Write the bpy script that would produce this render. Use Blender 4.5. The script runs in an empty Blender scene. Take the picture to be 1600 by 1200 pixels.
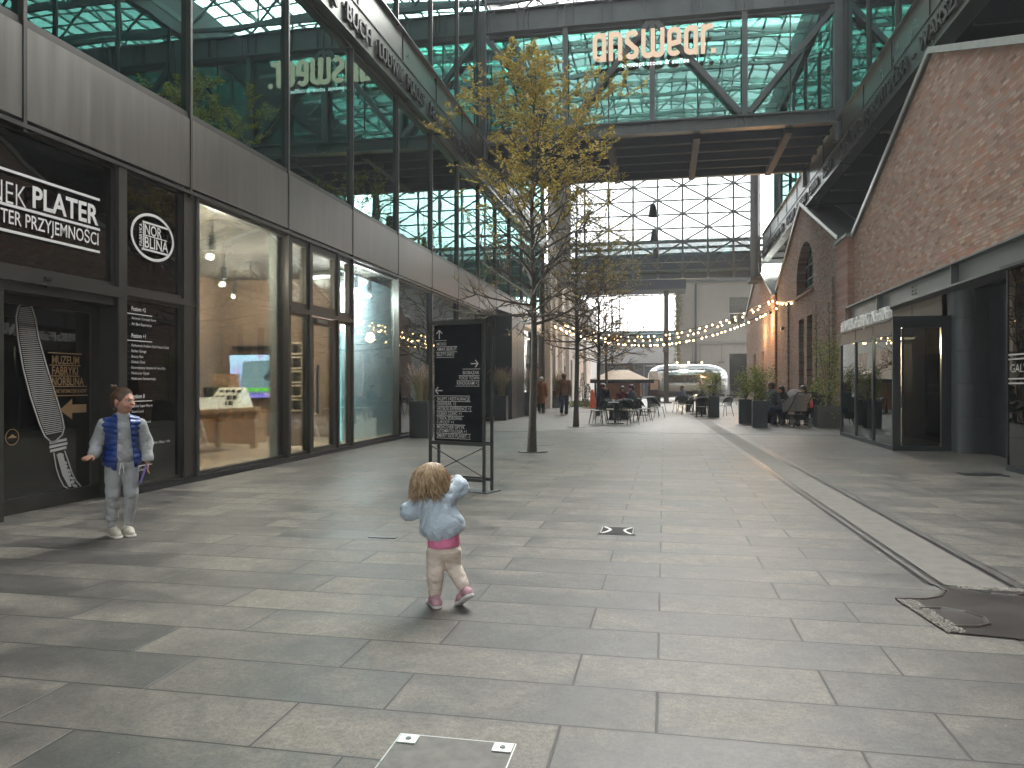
import bpy, bmesh, math, random
import numpy as np
from mathutils import Vector, Matrix
from mathutils.geometry import tessellate_polygon
R_ = math.radians
sc = bpy.context.scene
col = sc.collection
# ------------------------------------------------------------------ camera
cam_d = bpy.data.cameras.new("camera"); cam = bpy.data.objects.new("camera", cam_d); col.objects.link(cam)
cam.location = (0, 0, 1.35); cam.rotation_euler = (R_(90), 0, R_(11.2))
cam_d.sensor_width = 36; cam_d.lens = 27.0; cam_d.clip_end = 2000; cam_d.clip_start = .05
sc.camera = cam
# ------------------------------------------------------------------ world
SUN_EL, SUN_AZ = 42, 12      # the sun stands ahead of the camera, a little to the right of the street axis
w = bpy.data.worlds.new("World"); sc.world = w; w.use_nodes = True
nt = w.node_tree; nt.nodes.clear()
sky = nt.nodes.new('ShaderNodeTexSky'); sky.sky_type = 'NISHITA'; sky.sun_disc = False
sky.sun_elevation = R_(SUN_EL); sky.sun_rotation = R_(SUN_AZ); sky.air_density = 1.6; sky.dust_density = 6; sky.ozone_density = 1
hs = nt.nodes.new('ShaderNodeHueSaturation'); hs.inputs['Saturation'].default_value = .12; hs.inputs['Value'].default_value = 1.0
bg = nt.nodes.new('ShaderNodeBackground'); bg.inputs[1].default_value = .15
wo = nt.nodes.new('ShaderNodeOutputWorld')
nt.links.new(sky.outputs[0], hs.inputs['Color']); nt.links.new(hs.outputs[0], bg.inputs[0]); nt.links.new(bg.outputs[0], wo.inputs[0])
sun_d = bpy.data.lights.new("sun", 'SUN'); sun = bpy.data.objects.new("sun", sun_d); col.objects.link(sun)
sun_d.energy = .5; sun_d.angle = R_(40); sun_d.color = (1, .95, .88)
sun.rotation_euler = (R_(90 - SUN_EL), 0, R_(180 - SUN_AZ)); sun.location = (0, 20, 40)
sc.view_settings.view_transform = 'Standard'; sc.view_settings.look = 'None'; sc.view_settings.gamma = 1
sc.view_settings.exposure = 2.5
sc.view_settings.use_curve_mapping = False
cy = sc.cycles
cy.max_bounces = 7; cy.diffuse_bounces = 3; cy.glossy_bounces = 4; cy.transmission_bounces = 4; cy.transparent_max_bounces = 14
cy.use_denoising = True; cy.use_adaptive_sampling = True; cy.adaptive_threshold = .012; cy.caustics_reflective = False; cy.caustics_refractive = False
cy.sample_clamp_indirect = 6
# ------------------------------------------------------------------ geometry helpers
def V(*a): return Vector(a)
class MB:
    def __init__(s): s.v = []; s.f = []
    def add(s, vs, fs):
        n = len(s.v); s.v += [tuple(p) for p in vs]; s.f += [tuple(i + n for i in f) for f in fs]; return s
    def box(s, x0, x1, y0, y1, z0, z1):
        x0, x1 = min(x0, x1), max(x0, x1); y0, y1 = min(y0, y1), max(y0, y1); z0, z1 = min(z0, z1), max(z0, z1)
        return s.add([(x0,y0,z0),(x1,y0,z0),(x1,y1,z0),(x0,y1,z0),(x0,y0,z1),(x1,y0,z1),(x1,y1,z1),(x0,y1,z1)],
                     [(0,3,2,1),(4,5,6,7),(0,1,5,4),(1,2,6,5),(2,3,7,6),(3,0,4,7)])
    def bar(s, p, q, w, h=None, up=(0,0,1)):
        p, q = Vector(p), Vector(q); h = h or w; d = (q - p).normalized(); u = Vector(up)
        if abs(d.dot(u)) > .98: u = Vector((0,1,0))
        a = d.cross(u).normalized() * (w/2); b = a.cross(d).normalized() * (h/2)
        vs = [c + i*a + j*b for c in (p, q) for i, j in ((-1,-1),(1,-1),(1,1),(-1,1))]
        return s.add(vs, [(0,1,2,3),(7,6,5,4),(0,4,5,1),(1,5,6,2),(2,6,7,3),(3,7,4,0)])
    def tube(s, pts, r, n=8, cap=True):
        pts = [Vector(p) for p in pts]; rs = r if isinstance(r, (list, tuple)) else [r]*len(pts); base = len(s.v); a = None
        for i, p in enumerate(pts):
            d = (pts[min(i+1, len(pts)-1)] - pts[max(i-1, 0)]).normalized()
            if a is None: a = d.cross(Vector((0,0,1)) if abs(d.z) < .9 else Vector((1,0,0))).normalized()
            else: a = (a - d*a.dot(d)).normalized()
            b = d.cross(a)
            for k in range(n):
                t = 2*math.pi*k/n; s.v.append(tuple(p + (a*math.cos(t) + b*math.sin(t))*rs[i]))
        for i in range(len(pts)-1):
            for k in range(n):
                k2 = (k+1) % n; s.f.append((base+i*n+k, base+i*n+k2, base+(i+1)*n+k2, base+(i+1)*n+k))
        if cap:
            s.f.append(tuple(base+k for k in range(n))[::-1]); s.f.append(tuple(base+(len(pts)-1)*n+k for k in range(n)))
        return s
    def lathe(s, prof, c=(0,0,0), n=24, ang=2*math.pi):
        base = len(s.v); cx, cy_, cz = c
        for r, z in prof:
            for k in range(n):
                t = ang*k/n; s.v.append((cx+r*math.cos(t), cy_+r*math.sin(t), cz+z))
        for i in range(len(prof)-1):
            for k in range(n):
                k2 = (k+1) % n; s.f.append((base+i*n+k, base+i*n+k2, base+(i+1)*n+k2, base+(i+1)*n+k))
        return s
    def ball(s, c, r, n=10, m=6):
        rx, ry, rz = r if isinstance(r, (tuple, list)) else (r, r, r)
        base = len(s.v); c = Vector(c)
        s.v.append(tuple(c - Vector((0,0,rz))))
        for i in range(1, m):
            a = -math.pi/2 + math.pi*i/m
            for k in range(n):
                t = 2*math.pi*k/n; s.v.append((c.x+rx*math.cos(a)*math.cos(t), c.y+ry*math.cos(a)*math.sin(t), c.z+rz*math.sin(a)))
        s.v.append(tuple(c + Vector((0,0,rz)))); top = len(s.v)-1
        for k in range(n):
            s.f.append((base, base+1+(k+1)%n, base+1+k)); s.f.append((top, top-n+k, top-n+(k+1)%n))
        for i in range(m-2):
            for k in range(n):
                s.f.append((base+1+i*n+k, base+1+i*n+(k+1)%n, base+1+(i+1)*n+(k+1)%n, base+1+(i+1)*n+k))
        return s
    def poly(s, loops, o, u, v, depth=0):
        """flat polygon (first loop outer, others holes) in the plane o + a*u + b*v, extruded by the vector depth"""
        o, u, v = Vector(o), Vector(u), Vector(v)
        tri = tessellate_polygon([[Vector((a, b, 0)) for a, b in L] for L in loops])
        flat = [o + a*u + b*v for L in loops for a, b in L]
        base = len(s.v); s.v += [tuple(p) for p in flat]; s.f += [tuple(base+i for i in t) for t in tri]
        if depth:
            d = Vector(depth); m = len(flat); s.v += [tuple(p+d) for p in flat]; s.f += [tuple(base+m+i for i in t)[::-1] for t in tri]
            k = 0
            for L in loops:
                n = len(L)
                for i in range(n): j = (i+1) % n; s.f.append((base+k+i, base+k+j, base+m+k+j, base+m+k+i))
                k += n
        return s
    def build(s, name, mat, parent=None, smooth=False, local=False, bevel=0):
        me = bpy.data.meshes.new(name)
        off = Vector((0,0,0)) if (parent is None or local) else world_loc(parent)
        me.from_pydata([(x-off.x, y-off.y, z-off.z) for x, y, z in s.v], [], s.f)
        me.materials.append(mat)
        bm = bmesh.new(); bm.from_mesh(me); bmesh.ops.recalc_face_normals(bm, faces=bm.faces)
        bm.to_mesh(me); bm.free()
        if smooth:
            me.polygons.foreach_set('use_smooth', [True]*len(me.polygons))
            if smooth != 'all':
                try: me.set_sharp_from_angle(angle=R_(40))
                except Exception: pass
        o = bpy.data.objects.new(name, me); col.objects.link(o)
        if parent is not None: o.parent = parent
        if bevel:
            md = o.modifiers.new('bevel', 'BEVEL'); md.width = bevel; md.segments = 2; md.limit_method = 'ANGLE'; md.angle_limit = R_(40); md.harden_normals = False
        return o
def world_loc(o):
    l = Vector((0,0,0))
    while o is not None: l += o.location; o = o.parent
    return l
def tag(o, label=None, cat=None, group=None, kind=None):
    if label: o['label'] = label
    if cat: o['category'] = cat
    if group: o['group'] = group
    if kind: o['kind'] = kind
    return o
def thing(name, label, cat, loc=(0,0,0), rz=0, group=None):
    o = bpy.data.objects.new(name, None); col.objects.link(o); o.empty_display_size = .1
    o.location = loc; o.rotation_euler = (0,0,rz); return tag(o, label, cat, group)
def kids(o): return [c for c in bpy.data.objects if c.parent == o]
def tree_of(o): return (o, [tree_of(c) for c in kids(o)])
def copy_tree(t, parent=None):
    o, ch = t; c = o.copy(); col.objects.link(c); c.parent = parent
    for k in ch: copy_tree(k, c)
    return c
def struct(name, mb, mat, **k): return tag(mb.build(name, mat, **k), kind='structure')
_tc = {}
def text_mesh(body, bold=0.0, ext=0.0, spacing=1.0, shear=0):
    key = (body, bold, ext, spacing)
    if key in _tc: return _tc[key]
    cu = bpy.data.curves.new('lettering', 'FONT'); cu.body = body; cu.offset = bold; cu.extrude = ext; cu.space_character = spacing; cu.resolution_u = 3; cu.size = 1
    o = bpy.data.objects.new('lettering', cu); col.objects.link(o)
    dg = bpy.context.evaluated_depsgraph_get(); dg.update(); me = o.evaluated_get(dg).to_mesh()
    vs = [v.co.copy() for v in me.vertices]; fs = [tuple(p.vertices) for p in me.polygons]
    o.evaluated_get(dg).to_mesh_clear(); bpy.data.objects.remove(o); bpy.data.curves.remove(cu)
    _tc[key] = (vs, fs); return _tc[key]
def put_text(mb, body, o, u, v, h, width=None, align='l', bold=0.0, ext=0.0, spacing=1.0):
    """letters of cap height h in the plane o + a*u + b*v; width fixes the run length. returns run length"""
    vs, fs = text_mesh(body, bold, ext, spacing)
    if not vs: return 0
    x0 = min(p.x for p in vs); x1 = max(p.x for p in vs); s = h/.729; sx = s
    if width: sx = width/(x1-x0)
    o, u, v = Vector(o), Vector(u), Vector(v); n = u.cross(v); W = (x1-x0)*sx
    sh = {'l': 0, 'r': -W, 'c': -W/2}[align]
    mb.add([o + u*((p.x-x0)*sx+sh) + v*(p.y*s) + n*(p.z*s) for p in vs], fs); return W
def arc(cx, cy_, rx, ry, a0, a1, n=24): return [(cx+rx*math.cos(R_(a0+(a1-a0)*i/n)), cy_+ry*math.sin(R_(a0+(a1-a0)*i/n))) for i in range(n+1)]
# ------------------------------------------------------------------ materials
class NT:
    def __init__(s, name):
        s.m = bpy.data.materials.new(name); s.m.use_nodes = True; s.t = s.m.node_tree; s.t.nodes.clear()
        s.out = s.n('ShaderNodeOutputMaterial')
    def n(s, t, **k):
        x = s.t.nodes.new(t)
        for a, b in k.items(): setattr(x, a, b)
        return x
    def L(s, a, b): s.t.links.new(a, b)
    def val(s, sock, v):
        if isinstance(v, (int, float)): sock.default_value = v
        elif isinstance(v, (tuple, list)):
            sock.default_value = tuple(v) + ((1,) if len(v) == 3 and sock.type == 'RGBA' else ())
        else: s.L(v, sock)
    def math(s, op, a, b=0, c=0, clamp=False):
        x = s.n('ShaderNodeMath', operation=op, use_clamp=clamp)
        for i, q in enumerate((a, b, c)):
            if i < len(x.inputs): s.val(x.inputs[i], q)
        return x.outputs[0]
    def noise(s, vec, scale, detail=3, rough=.55, dist=0):
        x = s.n('ShaderNodeTexNoise'); 
        if vec is not None: s.L(vec, x.inputs['Vector'])
        x.inputs['Scale'].default_value = scale; x.inputs['Detail'].default_value = detail; x.inputs['Roughness'].default_value = rough; x.inputs['Distortion'].default_value = dist
        return x.outputs['Fac']
    def ramp(s, f, stops, interp='LINEAR'):
        x = s.n('ShaderNodeValToRGB'); s.L(f, x.inputs[0]); e = x.color_ramp.elements; x.color_ramp.interpolation = interp
        while len(e) < len(stops): e.new(.5)
        for q, (p, c) in zip(e, stops): q.position = p; q.color = tuple(c) + (1,) if len(c) == 3 else c
        return x.outputs[0]
    def mix(s, f, a, b, mode='MIX'):
        x = s.n('ShaderNodeMix', data_type='RGBA', blend_type=mode); s.val(x.inputs[0], f); s.val(x.inputs[6], a); s.val(x.inputs[7], b); return x.outputs[2]
    def pos(s, kind='Object'): return s.n('ShaderNodeTexCoord').outputs[kind]
    def geo(s): return s.n('ShaderNodeNewGeometry').outputs['Position']
    def xyz(s, v): x = s.n('ShaderNodeSeparateXYZ'); s.L(v, x.inputs[0]); return x.outputs
    def comb(s, a, b, c): x = s.n('ShaderNodeCombineXYZ'); s.val(x.inputs[0], a); s.val(x.inputs[1], b); s.val(x.inputs[2], c); return x.outputs[0]
    def bump(s, h, strength=.3, dist=.01):
        x = s.n('ShaderNodeBump'); x.inputs['Strength'].default_value = strength; x.inputs['Distance'].default_value = dist; s.L(h, x.inputs['Height']); return x.outputs[0]
    def bsdf(s, color, rough=.6, metal=0, normal=None, spec=.5, **k):
        b = s.n('ShaderNodeBsdfPrincipled'); s.val(b.inputs['Base Color'], color); s.val(b.inputs['Roughness'], rough); s.val(b.inputs['Metallic'], metal)
        s.val(b.inputs['Specular IOR Level'], spec)
        for a, q in k.items(): s.val(b.inputs[a], q)
        if normal is not None: s.L(normal, b.inputs['Normal'])
        s.L(b.outputs[0], s.out.inputs[0]); return s.m
def simple(name, c, rough=.6, metal=0, var=.12, scale=6, bump=0.0, bscale=60, spec=.5, **k):
    N = NT(name); g = N.pos()
    f = N.noise(g, scale, 4); colr = N.mix(N.ramp(f, [(.3, (0,0,0)), (.7, (1,1,1))]), tuple(x*(1-var) for x in c), tuple(min(1, x*(1+var)) for x in c))
    nrm = N.bump(N.noise(g, bscale, 3), bump, .005) if bump else None
    rr = N.math('ADD', N.math('MULTIPLY', f, .2), rough-.1, clamp=True)
    return N.bsdf(colr, rr, metal, nrm, spec, **k)
def emit(name, c, s):
    N = NT(name); e = N.n('ShaderNodeEmission'); N.val(e.inputs[0], c); e.inputs[1].default_value = s; N.L(e.outputs[0], N.out.inputs[0]); return N.m
def glass(name, trans, gloss, base=.1, fres=1.0, wav=.02, wscale=.7, rough=.0):
    """window pane: part see-through tint, part mirror, growing with the angle; slightly wavy"""
    N = NT(name); g = N.geo()
    nrm = N.bump(N.noise(g, wscale, 2), 1.0, wav) if wav else None
    t = N.n('ShaderNodeBsdfTransparent'); N.val(t.inputs[0], trans)
    gl = N.n('ShaderNodeBsdfGlossy'); N.val(gl.inputs[0], gloss); gl.inputs['Roughness'].default_value = rough
    fr = N.n('ShaderNodeFresnel'); fr.inputs[0].default_value = 1.5
    if nrm is not None: N.L(nrm, gl.inputs['Normal'])
    f = N.math('ADD', N.math('MULTIPLY', fr.outputs[0], fres), base, clamp=True)
    m = N.n('ShaderNodeMixShader'); N.L(f, m.inputs[0]); N.L(t.outputs[0], m.inputs[1]); N.L(gl.outputs[0], m.inputs[2]); N.L(m.outputs[0], N.out.inputs[0])
    return N.m
def cells(N, a, b, w_, h_, shift, a0=0, b0=0, mort=.01, wob=0):
    """running-bond grid over coordinates a (length) and b (height). returns (random colour, joint mask, length joint distance)"""
    bb = N.math('DIVIDE', N.math('SUBTRACT', b, b0), h_); row = N.math('FLOOR', bb)
    if shift == 'alt': sh = N.math('MULTIPLY', N.math('MODULO', N.math('ADD', row, 1000), 2), .335)
    else:
        wn = N.n('ShaderNodeTexWhiteNoise', noise_dimensions='1D'); N.L(row, wn.inputs['W'])
        sh = N.math('ADD', N.math('MULTIPLY', N.math('MODULO', N.math('ADD', row, 1000), 2), .5), N.math('MULTIPLY', wn.outputs[0], .22))
    aa = N.math('SUBTRACT', N.math('DIVIDE', N.math('SUBTRACT', a, a0), w_), sh); colm = N.math('FLOOR', aa)
    wn2 = N.n('ShaderNodeTexWhiteNoise', noise_dimensions='3D'); N.L(N.comb(row, colm, 0), wn2.inputs['Vector'])
    fa = N.math('FRACT', aa); fb = N.math('FRACT', bb)
    da = N.math('MULTIPLY', N.math('MINIMUM', fa, N.math('SUBTRACT', 1, fa)), w_)
    db = N.math('MULTIPLY', N.math('MINIMUM', fb, N.math('SUBTRACT', 1, fb)), h_)
    return wn2.outputs['Color'], wn2.outputs['Value'], da, db
def brick(name, axis, cols, mortar, w_=.245, h_=.072, mort=.008, rough=.85, a0=0):
    N = NT(name); g = N.geo(); x, y, z = N.xyz(g)
    wb = N.math('MULTIPLY', N.math('SUBTRACT', N.noise(g, 9, 3), .5), .030); wb2 = N.math('MULTIPLY', N.math('SUBTRACT', N.noise(g, 13, 2), .5), .018)
    a = N.math('ADD', y if axis == 'y' else x, wb); b = N.math('ADD', z, wb2)
    c, r, da, db = cells(N, a, b, w_, h_, 'rand', a0)
    d = N.math('MINIMUM', da, db)
    mask = N.math('SUBTRACT', 1, N.math('DIVIDE', N.math('SUBTRACT', d, mort*.5), mort*.7, clamp=True), clamp=True)
    base = N.ramp(r, [(i/(len(cols)-1)*.999, q) for i, q in enumerate(cols)], 'CONSTANT' if 0 else 'LINEAR')
    fine = N.noise(g, 60, 4, .7); big = N.noise(g, .8, 3)
    base = N.mix(N.math('MULTIPLY', N.ramp(fine, [(.5, (0,0,0)), (.8, (1,1,1))]), .35), base, mortar)
    base = N.mix(N.math('MULTIPLY', big, .22), base, tuple(q*.75 for q in mortar))
    colr = N.mix(N.math('MULTIPLY', mask, .85), base, tuple(q*.8 for q in mortar))
    hgt = N.math('ADD', N.math('ADD', N.math('SUBTRACT', 1, mask), N.math('MULTIPLY', r, .7)), N.math('MULTIPLY', fine, .5))
    return N.bsdf(colr, rough, 0, N.bump(hgt, 1.0, .022), .25)
M = {}
M['steel'] = simple('dark_steel', (.075,.08,.077), .42, .2, .15, 2, .05)
M['steel_mid'] = simple('grey_steel', (.13,.145,.143), .42, .2, .12, 2, .05)
M['frame'] = simple('window_frame_bronze', (.06,.058,.052), .4, .5, .1, 3)
def panel_mat():
    N = NT('bronze_panel'); g = N.geo(); mp = N.n('ShaderNodeMapping'); N.L(g, mp.inputs[0]); mp.inputs['Scale'].default_value = (5, 5, .35)
    st = N.noise(mp.outputs[0], 1.6, 5, .65); bg_ = N.noise(g, 1.1, 3); c = N.mix(N.ramp(st, [(.35,(0,0,0)),(.72,(1,1,1))]), (.150,.140,.128), (.200,.186,.170)); c = N.mix(N.math('MULTIPLY', bg_, .3), c, (.12,.115,.108))
    return N.bsdf(c, N.math('ADD', .29, N.math('MULTIPLY', st, .16)), .7, N.bump(N.noise(g, .9, 2), .25, .01))
M['panel'] = panel_mat()
M['fascia'] = simple('fascia_steel', (.13,.14,.128), .30, .8, .08, 1.5, .02, 300)
M['letter_dark'] = simple('dark_letter', (.03,.03,.03), .4, .3)
M['black'] = simple('black_paint', (.012,.014,.017), .35, .1)
M['navy'] = simple('blue_black_panel', (.016,.021,.026), .35, .3)
M['anthracite'] = simple('anthracite_metal', (.032,.040,.044), .42, .4, .1, 2, .05)
M['corten'] = simple('brown_metal_panel', (.10,.078,.062), .5, .3, .2, 2, .1)
M['soffit'] = simple('dark_soffit', (.02,.023,.027), .5, .3)
M['white'] = simple('white_print', (.8,.8,.78), .6, 0, .02)
M['concrete'] = simple('pale_concrete', (.36,.35,.31), .8, 0, .25, 9, .5, 90)
M['beige'] = simple('beige_render', (.42,.40,.36), .85, 0, .06, 1.5, .2, 60)
M['whitewall'] = simple('white_render', (.62,.58,.54), .85, 0, .1, 2, .2, 60)
M['zinc'] = simple('zinc_roof', (.17,.19,.17), .5, .5, .15, 2)
M['dark_in'] = simple('dark_interior', (.018,.018,.018), .8, 0)
M['mid_in'] = simple('interior_wall', (.09,.075,.06), .8, 0, .2)
M['wood'] = simple('oak_wood', (.42,.24,.12), .45, 0, .2, 4)
M['woodfloor'] = simple('pale_wood_floor', (.55,.40,.27), .3, 0, .12, 3)
M['warmwall'] = simple('warm_panelled_wall', (.22,.145,.10), .7, 0, .15, 2)
M['greycurtain'] = simple('grey_partition', (.26,.29,.28), .7, 0, .08, 2)
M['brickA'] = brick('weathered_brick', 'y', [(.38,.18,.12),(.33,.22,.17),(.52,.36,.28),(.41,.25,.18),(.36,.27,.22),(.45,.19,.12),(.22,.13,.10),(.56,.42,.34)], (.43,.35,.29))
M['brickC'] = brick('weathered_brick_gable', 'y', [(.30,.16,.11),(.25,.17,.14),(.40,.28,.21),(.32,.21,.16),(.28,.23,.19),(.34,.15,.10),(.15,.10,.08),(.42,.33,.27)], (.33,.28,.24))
RB = [(.36,.14,.10),(.40,.20,.15),(.33,.16,.12),(.44,.27,.20),(.28,.12,.09)]
M['brickX'] = brick('red_brick_pillar', 'x', RB, (.42,.36,.31))
M['brickP'] = brick('red_brick_pillar_side', 'y', RB, (.42,.36,.31))
M['g_up'] = glass('green_facade_glass', (.10,.15,.13), (.33,.60,.55), .52, .8, .0018, .8)
M['g_bridge'] = glass('green_bridge_glass', (.24,.44,.40), (.30,.58,.52), .36, 1, .004, .8)
M['g_shop'] = glass('shop_window_glass', (.84,.86,.83), (.80,.85,.82), .04, .8, .002, .8)
M['g_dark'] = glass('dark_window_glass', (.10,.10,.09), (.8,.8,.75), .07, 1.1, .006, .8)
M['g_roof'] = glass('roof_glass', (.91,.93,.92), (.8,.9,.9), .05, .3, 0)
M['g_end'] = glass('gable_glass', (.60,.62,.63), (.6,.7,.7), .08, .4, 0)
M['g_clear'] = glass('clear_glass', (.75,.80,.80), (.8,.85,.85), .10, 1, .003)
M['chrome'] = simple('polished_aluminium', (.78,.79,.80), .14, 1, .05, 2)
M['bulb'] = emit('warm_bulb', (1,.62,.26), 5)
M['lamp_white'] = emit('lamp_white', (1,.86,.65), 4)
# pavement -------------------------------------------------------------
def pave_mat():
    N = NT('concrete_slab_paving'); g = N.geo(); x, y, z = N.xyz(g)
    c, r, da, db = cells(N, x, y, 1.115, .407, 'alt', -.402, 3.425)
    d = N.math('MINIMUM', da, db)
    joint = N.math('SUBTRACT', 1, N.math('DIVIDE', N.math('SUBTRACT', d, .0034), .0026, clamp=True), clamp=True)
    cs = N.n('ShaderNodeSeparateColor'); N.L(c, cs.inputs[0])
    # every slab has its own cloudy blend of warm and cool grey
    off = N.n('ShaderNodeVectorMath', operation='MULTIPLY_ADD'); N.L(c, off.inputs[0]); off.inputs[1].default_value = (40,40,40); N.L(g, off.inputs[2])
    cloud = N.noise(off.outputs[0], 1.25, 5, .6, .4)
    warm = N.ramp(N.math('ADD', cloud, N.math('MULTIPLY', N.math('SUBTRACT', cs.outputs[0], .5), .09)), [(.38, (.058,.055,.051)), (.50, (.098,.090,.080)), (.61, (.152,.139,.117))])
    fine = N.noise(g, 120, 3, .75); grit = N.ramp(fine, [(.32, (.66,.66,.66)), (.68, (1.30,1.30,1.30))])
    mid = N.ramp(N.noise(g, 9, 6, .7, .6), [(.34, (.78,.78,.79)), (.66, (1.18,1.18,1.16))])
    sp = N.ramp(N.noise(g, 42, 4, .8), [(.36, (.70,.70,.71)), (.5, (1,1,1)), (.66, (1.28,1.26,1.2))])
    stain = N.ramp(N.noise(g, .45, 4, .6), [(.35, (.90,.90,.90)), (.65, (1.06,1.06,1.05))])
    colr = N.mix(1, N.mix(1, N.mix(1, N.mix(1, warm, grit, 'MULTIPLY'), sp, 'MULTIPLY'), mid, 'MULTIPLY'), stain, 'MULTIPLY')
    spots = N.ramp(N.noise(g, 38, 1), [(.77, (0,0,0)), (.80, (1,1,1))]); colr = N.mix(N.math('MULTIPLY', spots, .35), colr, (.4,.39,.36))
    edge = N.math('SUBTRACT', 1, N.math('DIVIDE', N.math('SUBTRACT', d, .004), .022, clamp=True), clamp=True)
    colr = N.mix(N.math('MULTIPLY', N.math('MULTIPLY', edge, N.noise(g, 30, 3)), .55), colr, (.05,.047,.042))
    colr = N.mix(N.math('MULTIPLY', joint, .96), colr, (.018,.017,.016))
    rr = N.ramp(cloud, [(.3, (.42,.42,.42)), (.7, (.62,.62,.62))])
    h = N.math('ADD', N.math('SUBTRACT', 1, joint), N.math('MULTIPLY', fine, .12))
    return N.bsdf(colr, rr, 0, N.bump(h, .5, .006), .45)
M['pave'] = pave_mat()
# ================================================================== ground
g = MB(); g.box(-60, 60, -40, 160, -.5, 0); struct('pavement', g, M['pave'])
# concrete strip between old rails, with its slots
def strip_x(y):   # left edge of the pale strip
    return 1.84 - (y-5.6)*.0253
slab_m = simple('strip_concrete', (.185,.176,.155), .75, 0, .16, 7, .5, 120)
st = MB(); sl = MB(); rl = MB()
def seg(mb, y0, y1, a, b, z, n=1):
    mb.add([(strip_x(y0)+a, y0, z), (strip_x(y0)+b, y0, z), (strip_x(y1)+b, y1, z), (strip_x(y1)+a, y1, z)], [(0,1,2,3)])
for y0, y1 in ((5.6,21.3), (21.6,27.6), (27.9,38), (38.3,52)):
    seg(st, y0, y1, .0, .40, .006)
    seg(sl, y0, y1, -.105, -.085, .004); seg(sl, y0, y1, -.045, -.004, .004)
    seg(sl, y0, y1, .404, .435, .004); seg(sl, y0, y1, .50, .525, .004)
    seg(rl, y0, y1, -.085, -.045, .010); seg(rl, y0, y1, .435, .50, .010)
struct('concrete_path', st, slab_m); struct('rail_slot_path', sl, M['black'])
struct('rail_path', rl, simple('worn_rail_steel', (.10,.095,.09), .45, .6, .2, 8))
# drainage slots running across the paving
ds = MB()
for y in (21.45, 36.5): ds.box(-6.3, 5.5, y-.015, y+.015, 0, .004)
struct('drain_slot_path', ds, M['black'])
# brown steel plate with curved cut-outs and a gravel edge
z = .008
plate_m = simple('brown_steel_plate', (.060,.050,.049), .34, .5, .12, 2.5, .1, 9)
P0 = [(1.42,5.17)] + [(1.42+.36*math.sin(R_(a)), 5.17+.02+.36*(1-math.cos(R_(a)))*.9) for a in range(15, 76, 10)] + [(1.82,5.60), (1.86,5.52), (2.30,5.60), (2.6,5.60), (4.3,5.60), (4.3,3.3), (3.4,3.35), (2.9,3.62), (2.5,3.98), (2.22,4.28), (2.0,4.44), (1.78,4.50), (1.5,4.54)]
pm = MB().poly([P0], (0,0,0), (1,0,0), (0,1,0)); pm.v = [(a,b,z) for a,b,c in pm.v]; struct('steel_plate_path', pm, plate_m)
rim = MB()
def ridge(pts, r): rim.tube([(a,b,z) for a,b in pts], r, 6)
ridge([(4.3,3.3),(3.4,3.35),(2.9,3.62),(2.5,3.98),(2.22,4.28),(2.0,4.44)], .010)
ridge([(1.50,4.98),(1.62,5.0),(1.74,4.95),(1.80,4.84),(1.78,4.72),(1.70,4.66),(1.58,4.64)], .012)
ridge([(1.42,5.17),(1.6,5.2),(1.72,5.29),(1.8,5.45),(1.78,5.6)], .009)
ridge([(1.95,5.5),(2.05,5.42),(2.2,5.4),(2.33,5.48),(2.36,5.58)], .010)
struct('plate_rim_path', rim, simple('plate_rim_steel', (.22,.20,.19), .3, .8))
random.seed(3); gv = MB()
for i in range(900):
    if i < 520: t = random.random(); a = 1.42+.08*t+random.uniform(0,.11); b = 5.15-.62*t+random.uniform(-.01,.02)
    else: a = random.uniform(1.9,2.3); b = random.uniform(5.5,5.585)
    gv.ball((a,b,.010), (random.uniform(.004,.008),random.uniform(.004,.008),.004), 5, 3)
tag(gv.build('gravel', simple('grey_gravel', (.36,.34,.30), .8, 0, .5, 200)), 'pale loose gravel along the brown steel plate edge', 'gravel', kind='stuff')
# small covers in the paving
def drain_cover():
    t = thing('drain_cover', 'square black drain cover with two white curved marks set in the slabs', 'drain cover', (-.42,7.12,0))
    MB().box(-.17,.17,-.2,.2,.001,.006).build('frame', simple('cover_frame', (.12,.12,.11), .5, .5), t, local=True)
    MB().box(-.155,.155,-.185,.13,.006,.009).build('plate', simple('rough_cast_plate', (.022,.021,.022), .85, 0, .5, 30, .5, 80), t, local=True)
    m = MB()
    for s in (-1, 1):
        pts = [(s*.125,.125),(s*.075,.04),(s*.062,-.02),(s*.085,-.1),(s*.13,-.18)]
        for a, b in zip(pts, pts[1:]): m.bar((a[0],a[1],.010),(b[0],b[1],.010),.024,.002)
        for k in range(6): m.box(s*.138,s*.150,-.16+k*.05,-.14+k*.05,.009,.011)
    m.build('marking', M['white'], t, local=True)
drain_cover()
t = thing('hatch_cover', 'paved hatch cover with two shiny corner plates near the bottom of the view', 'hatch', (-.74,2.66,0))
MB().poly([[(-.255,-.5),(.2,-.5),(.2,.16),(-.255,.16)],[(-.25,-.495),(.195,-.495),(.195,.155),(-.25,.155)]], (0,0,.005), (1,0,0), (0,1,0)).build('frame', simple('bright_frame', (.5,.5,.48), .3, .9), t, local=True)
MB().box(-.249,.194,-.494,.154,.0,.003).build('slab', simple('hatch_slab', (.105,.100,.090), .6, 0, .35, 14, .2, 200), t, local=True)
for s in (-1, 1):
    cx = -.21 if s < 0 else .155
    p = MB().box(cx-.036,cx+.036,.085,.15,.004,.008).build('corner_plate', simple('galvanised', (.55,.57,.55), .35, .7), t, local=True)
    MB().lathe([(.011,.008),(.011,.011),(.006,.011),(.006,.0095),(0,.0095)], (cx,.118,0), 12).build('bolt', M['steel_mid'], p, local=True)
tag(MB().box(-2.55,-2.3,6.37,6.43,.0,.005).build('drain_grate', M['black']), 'narrow dark slot grate in the slabs behind the little girl', 'drain')
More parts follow.
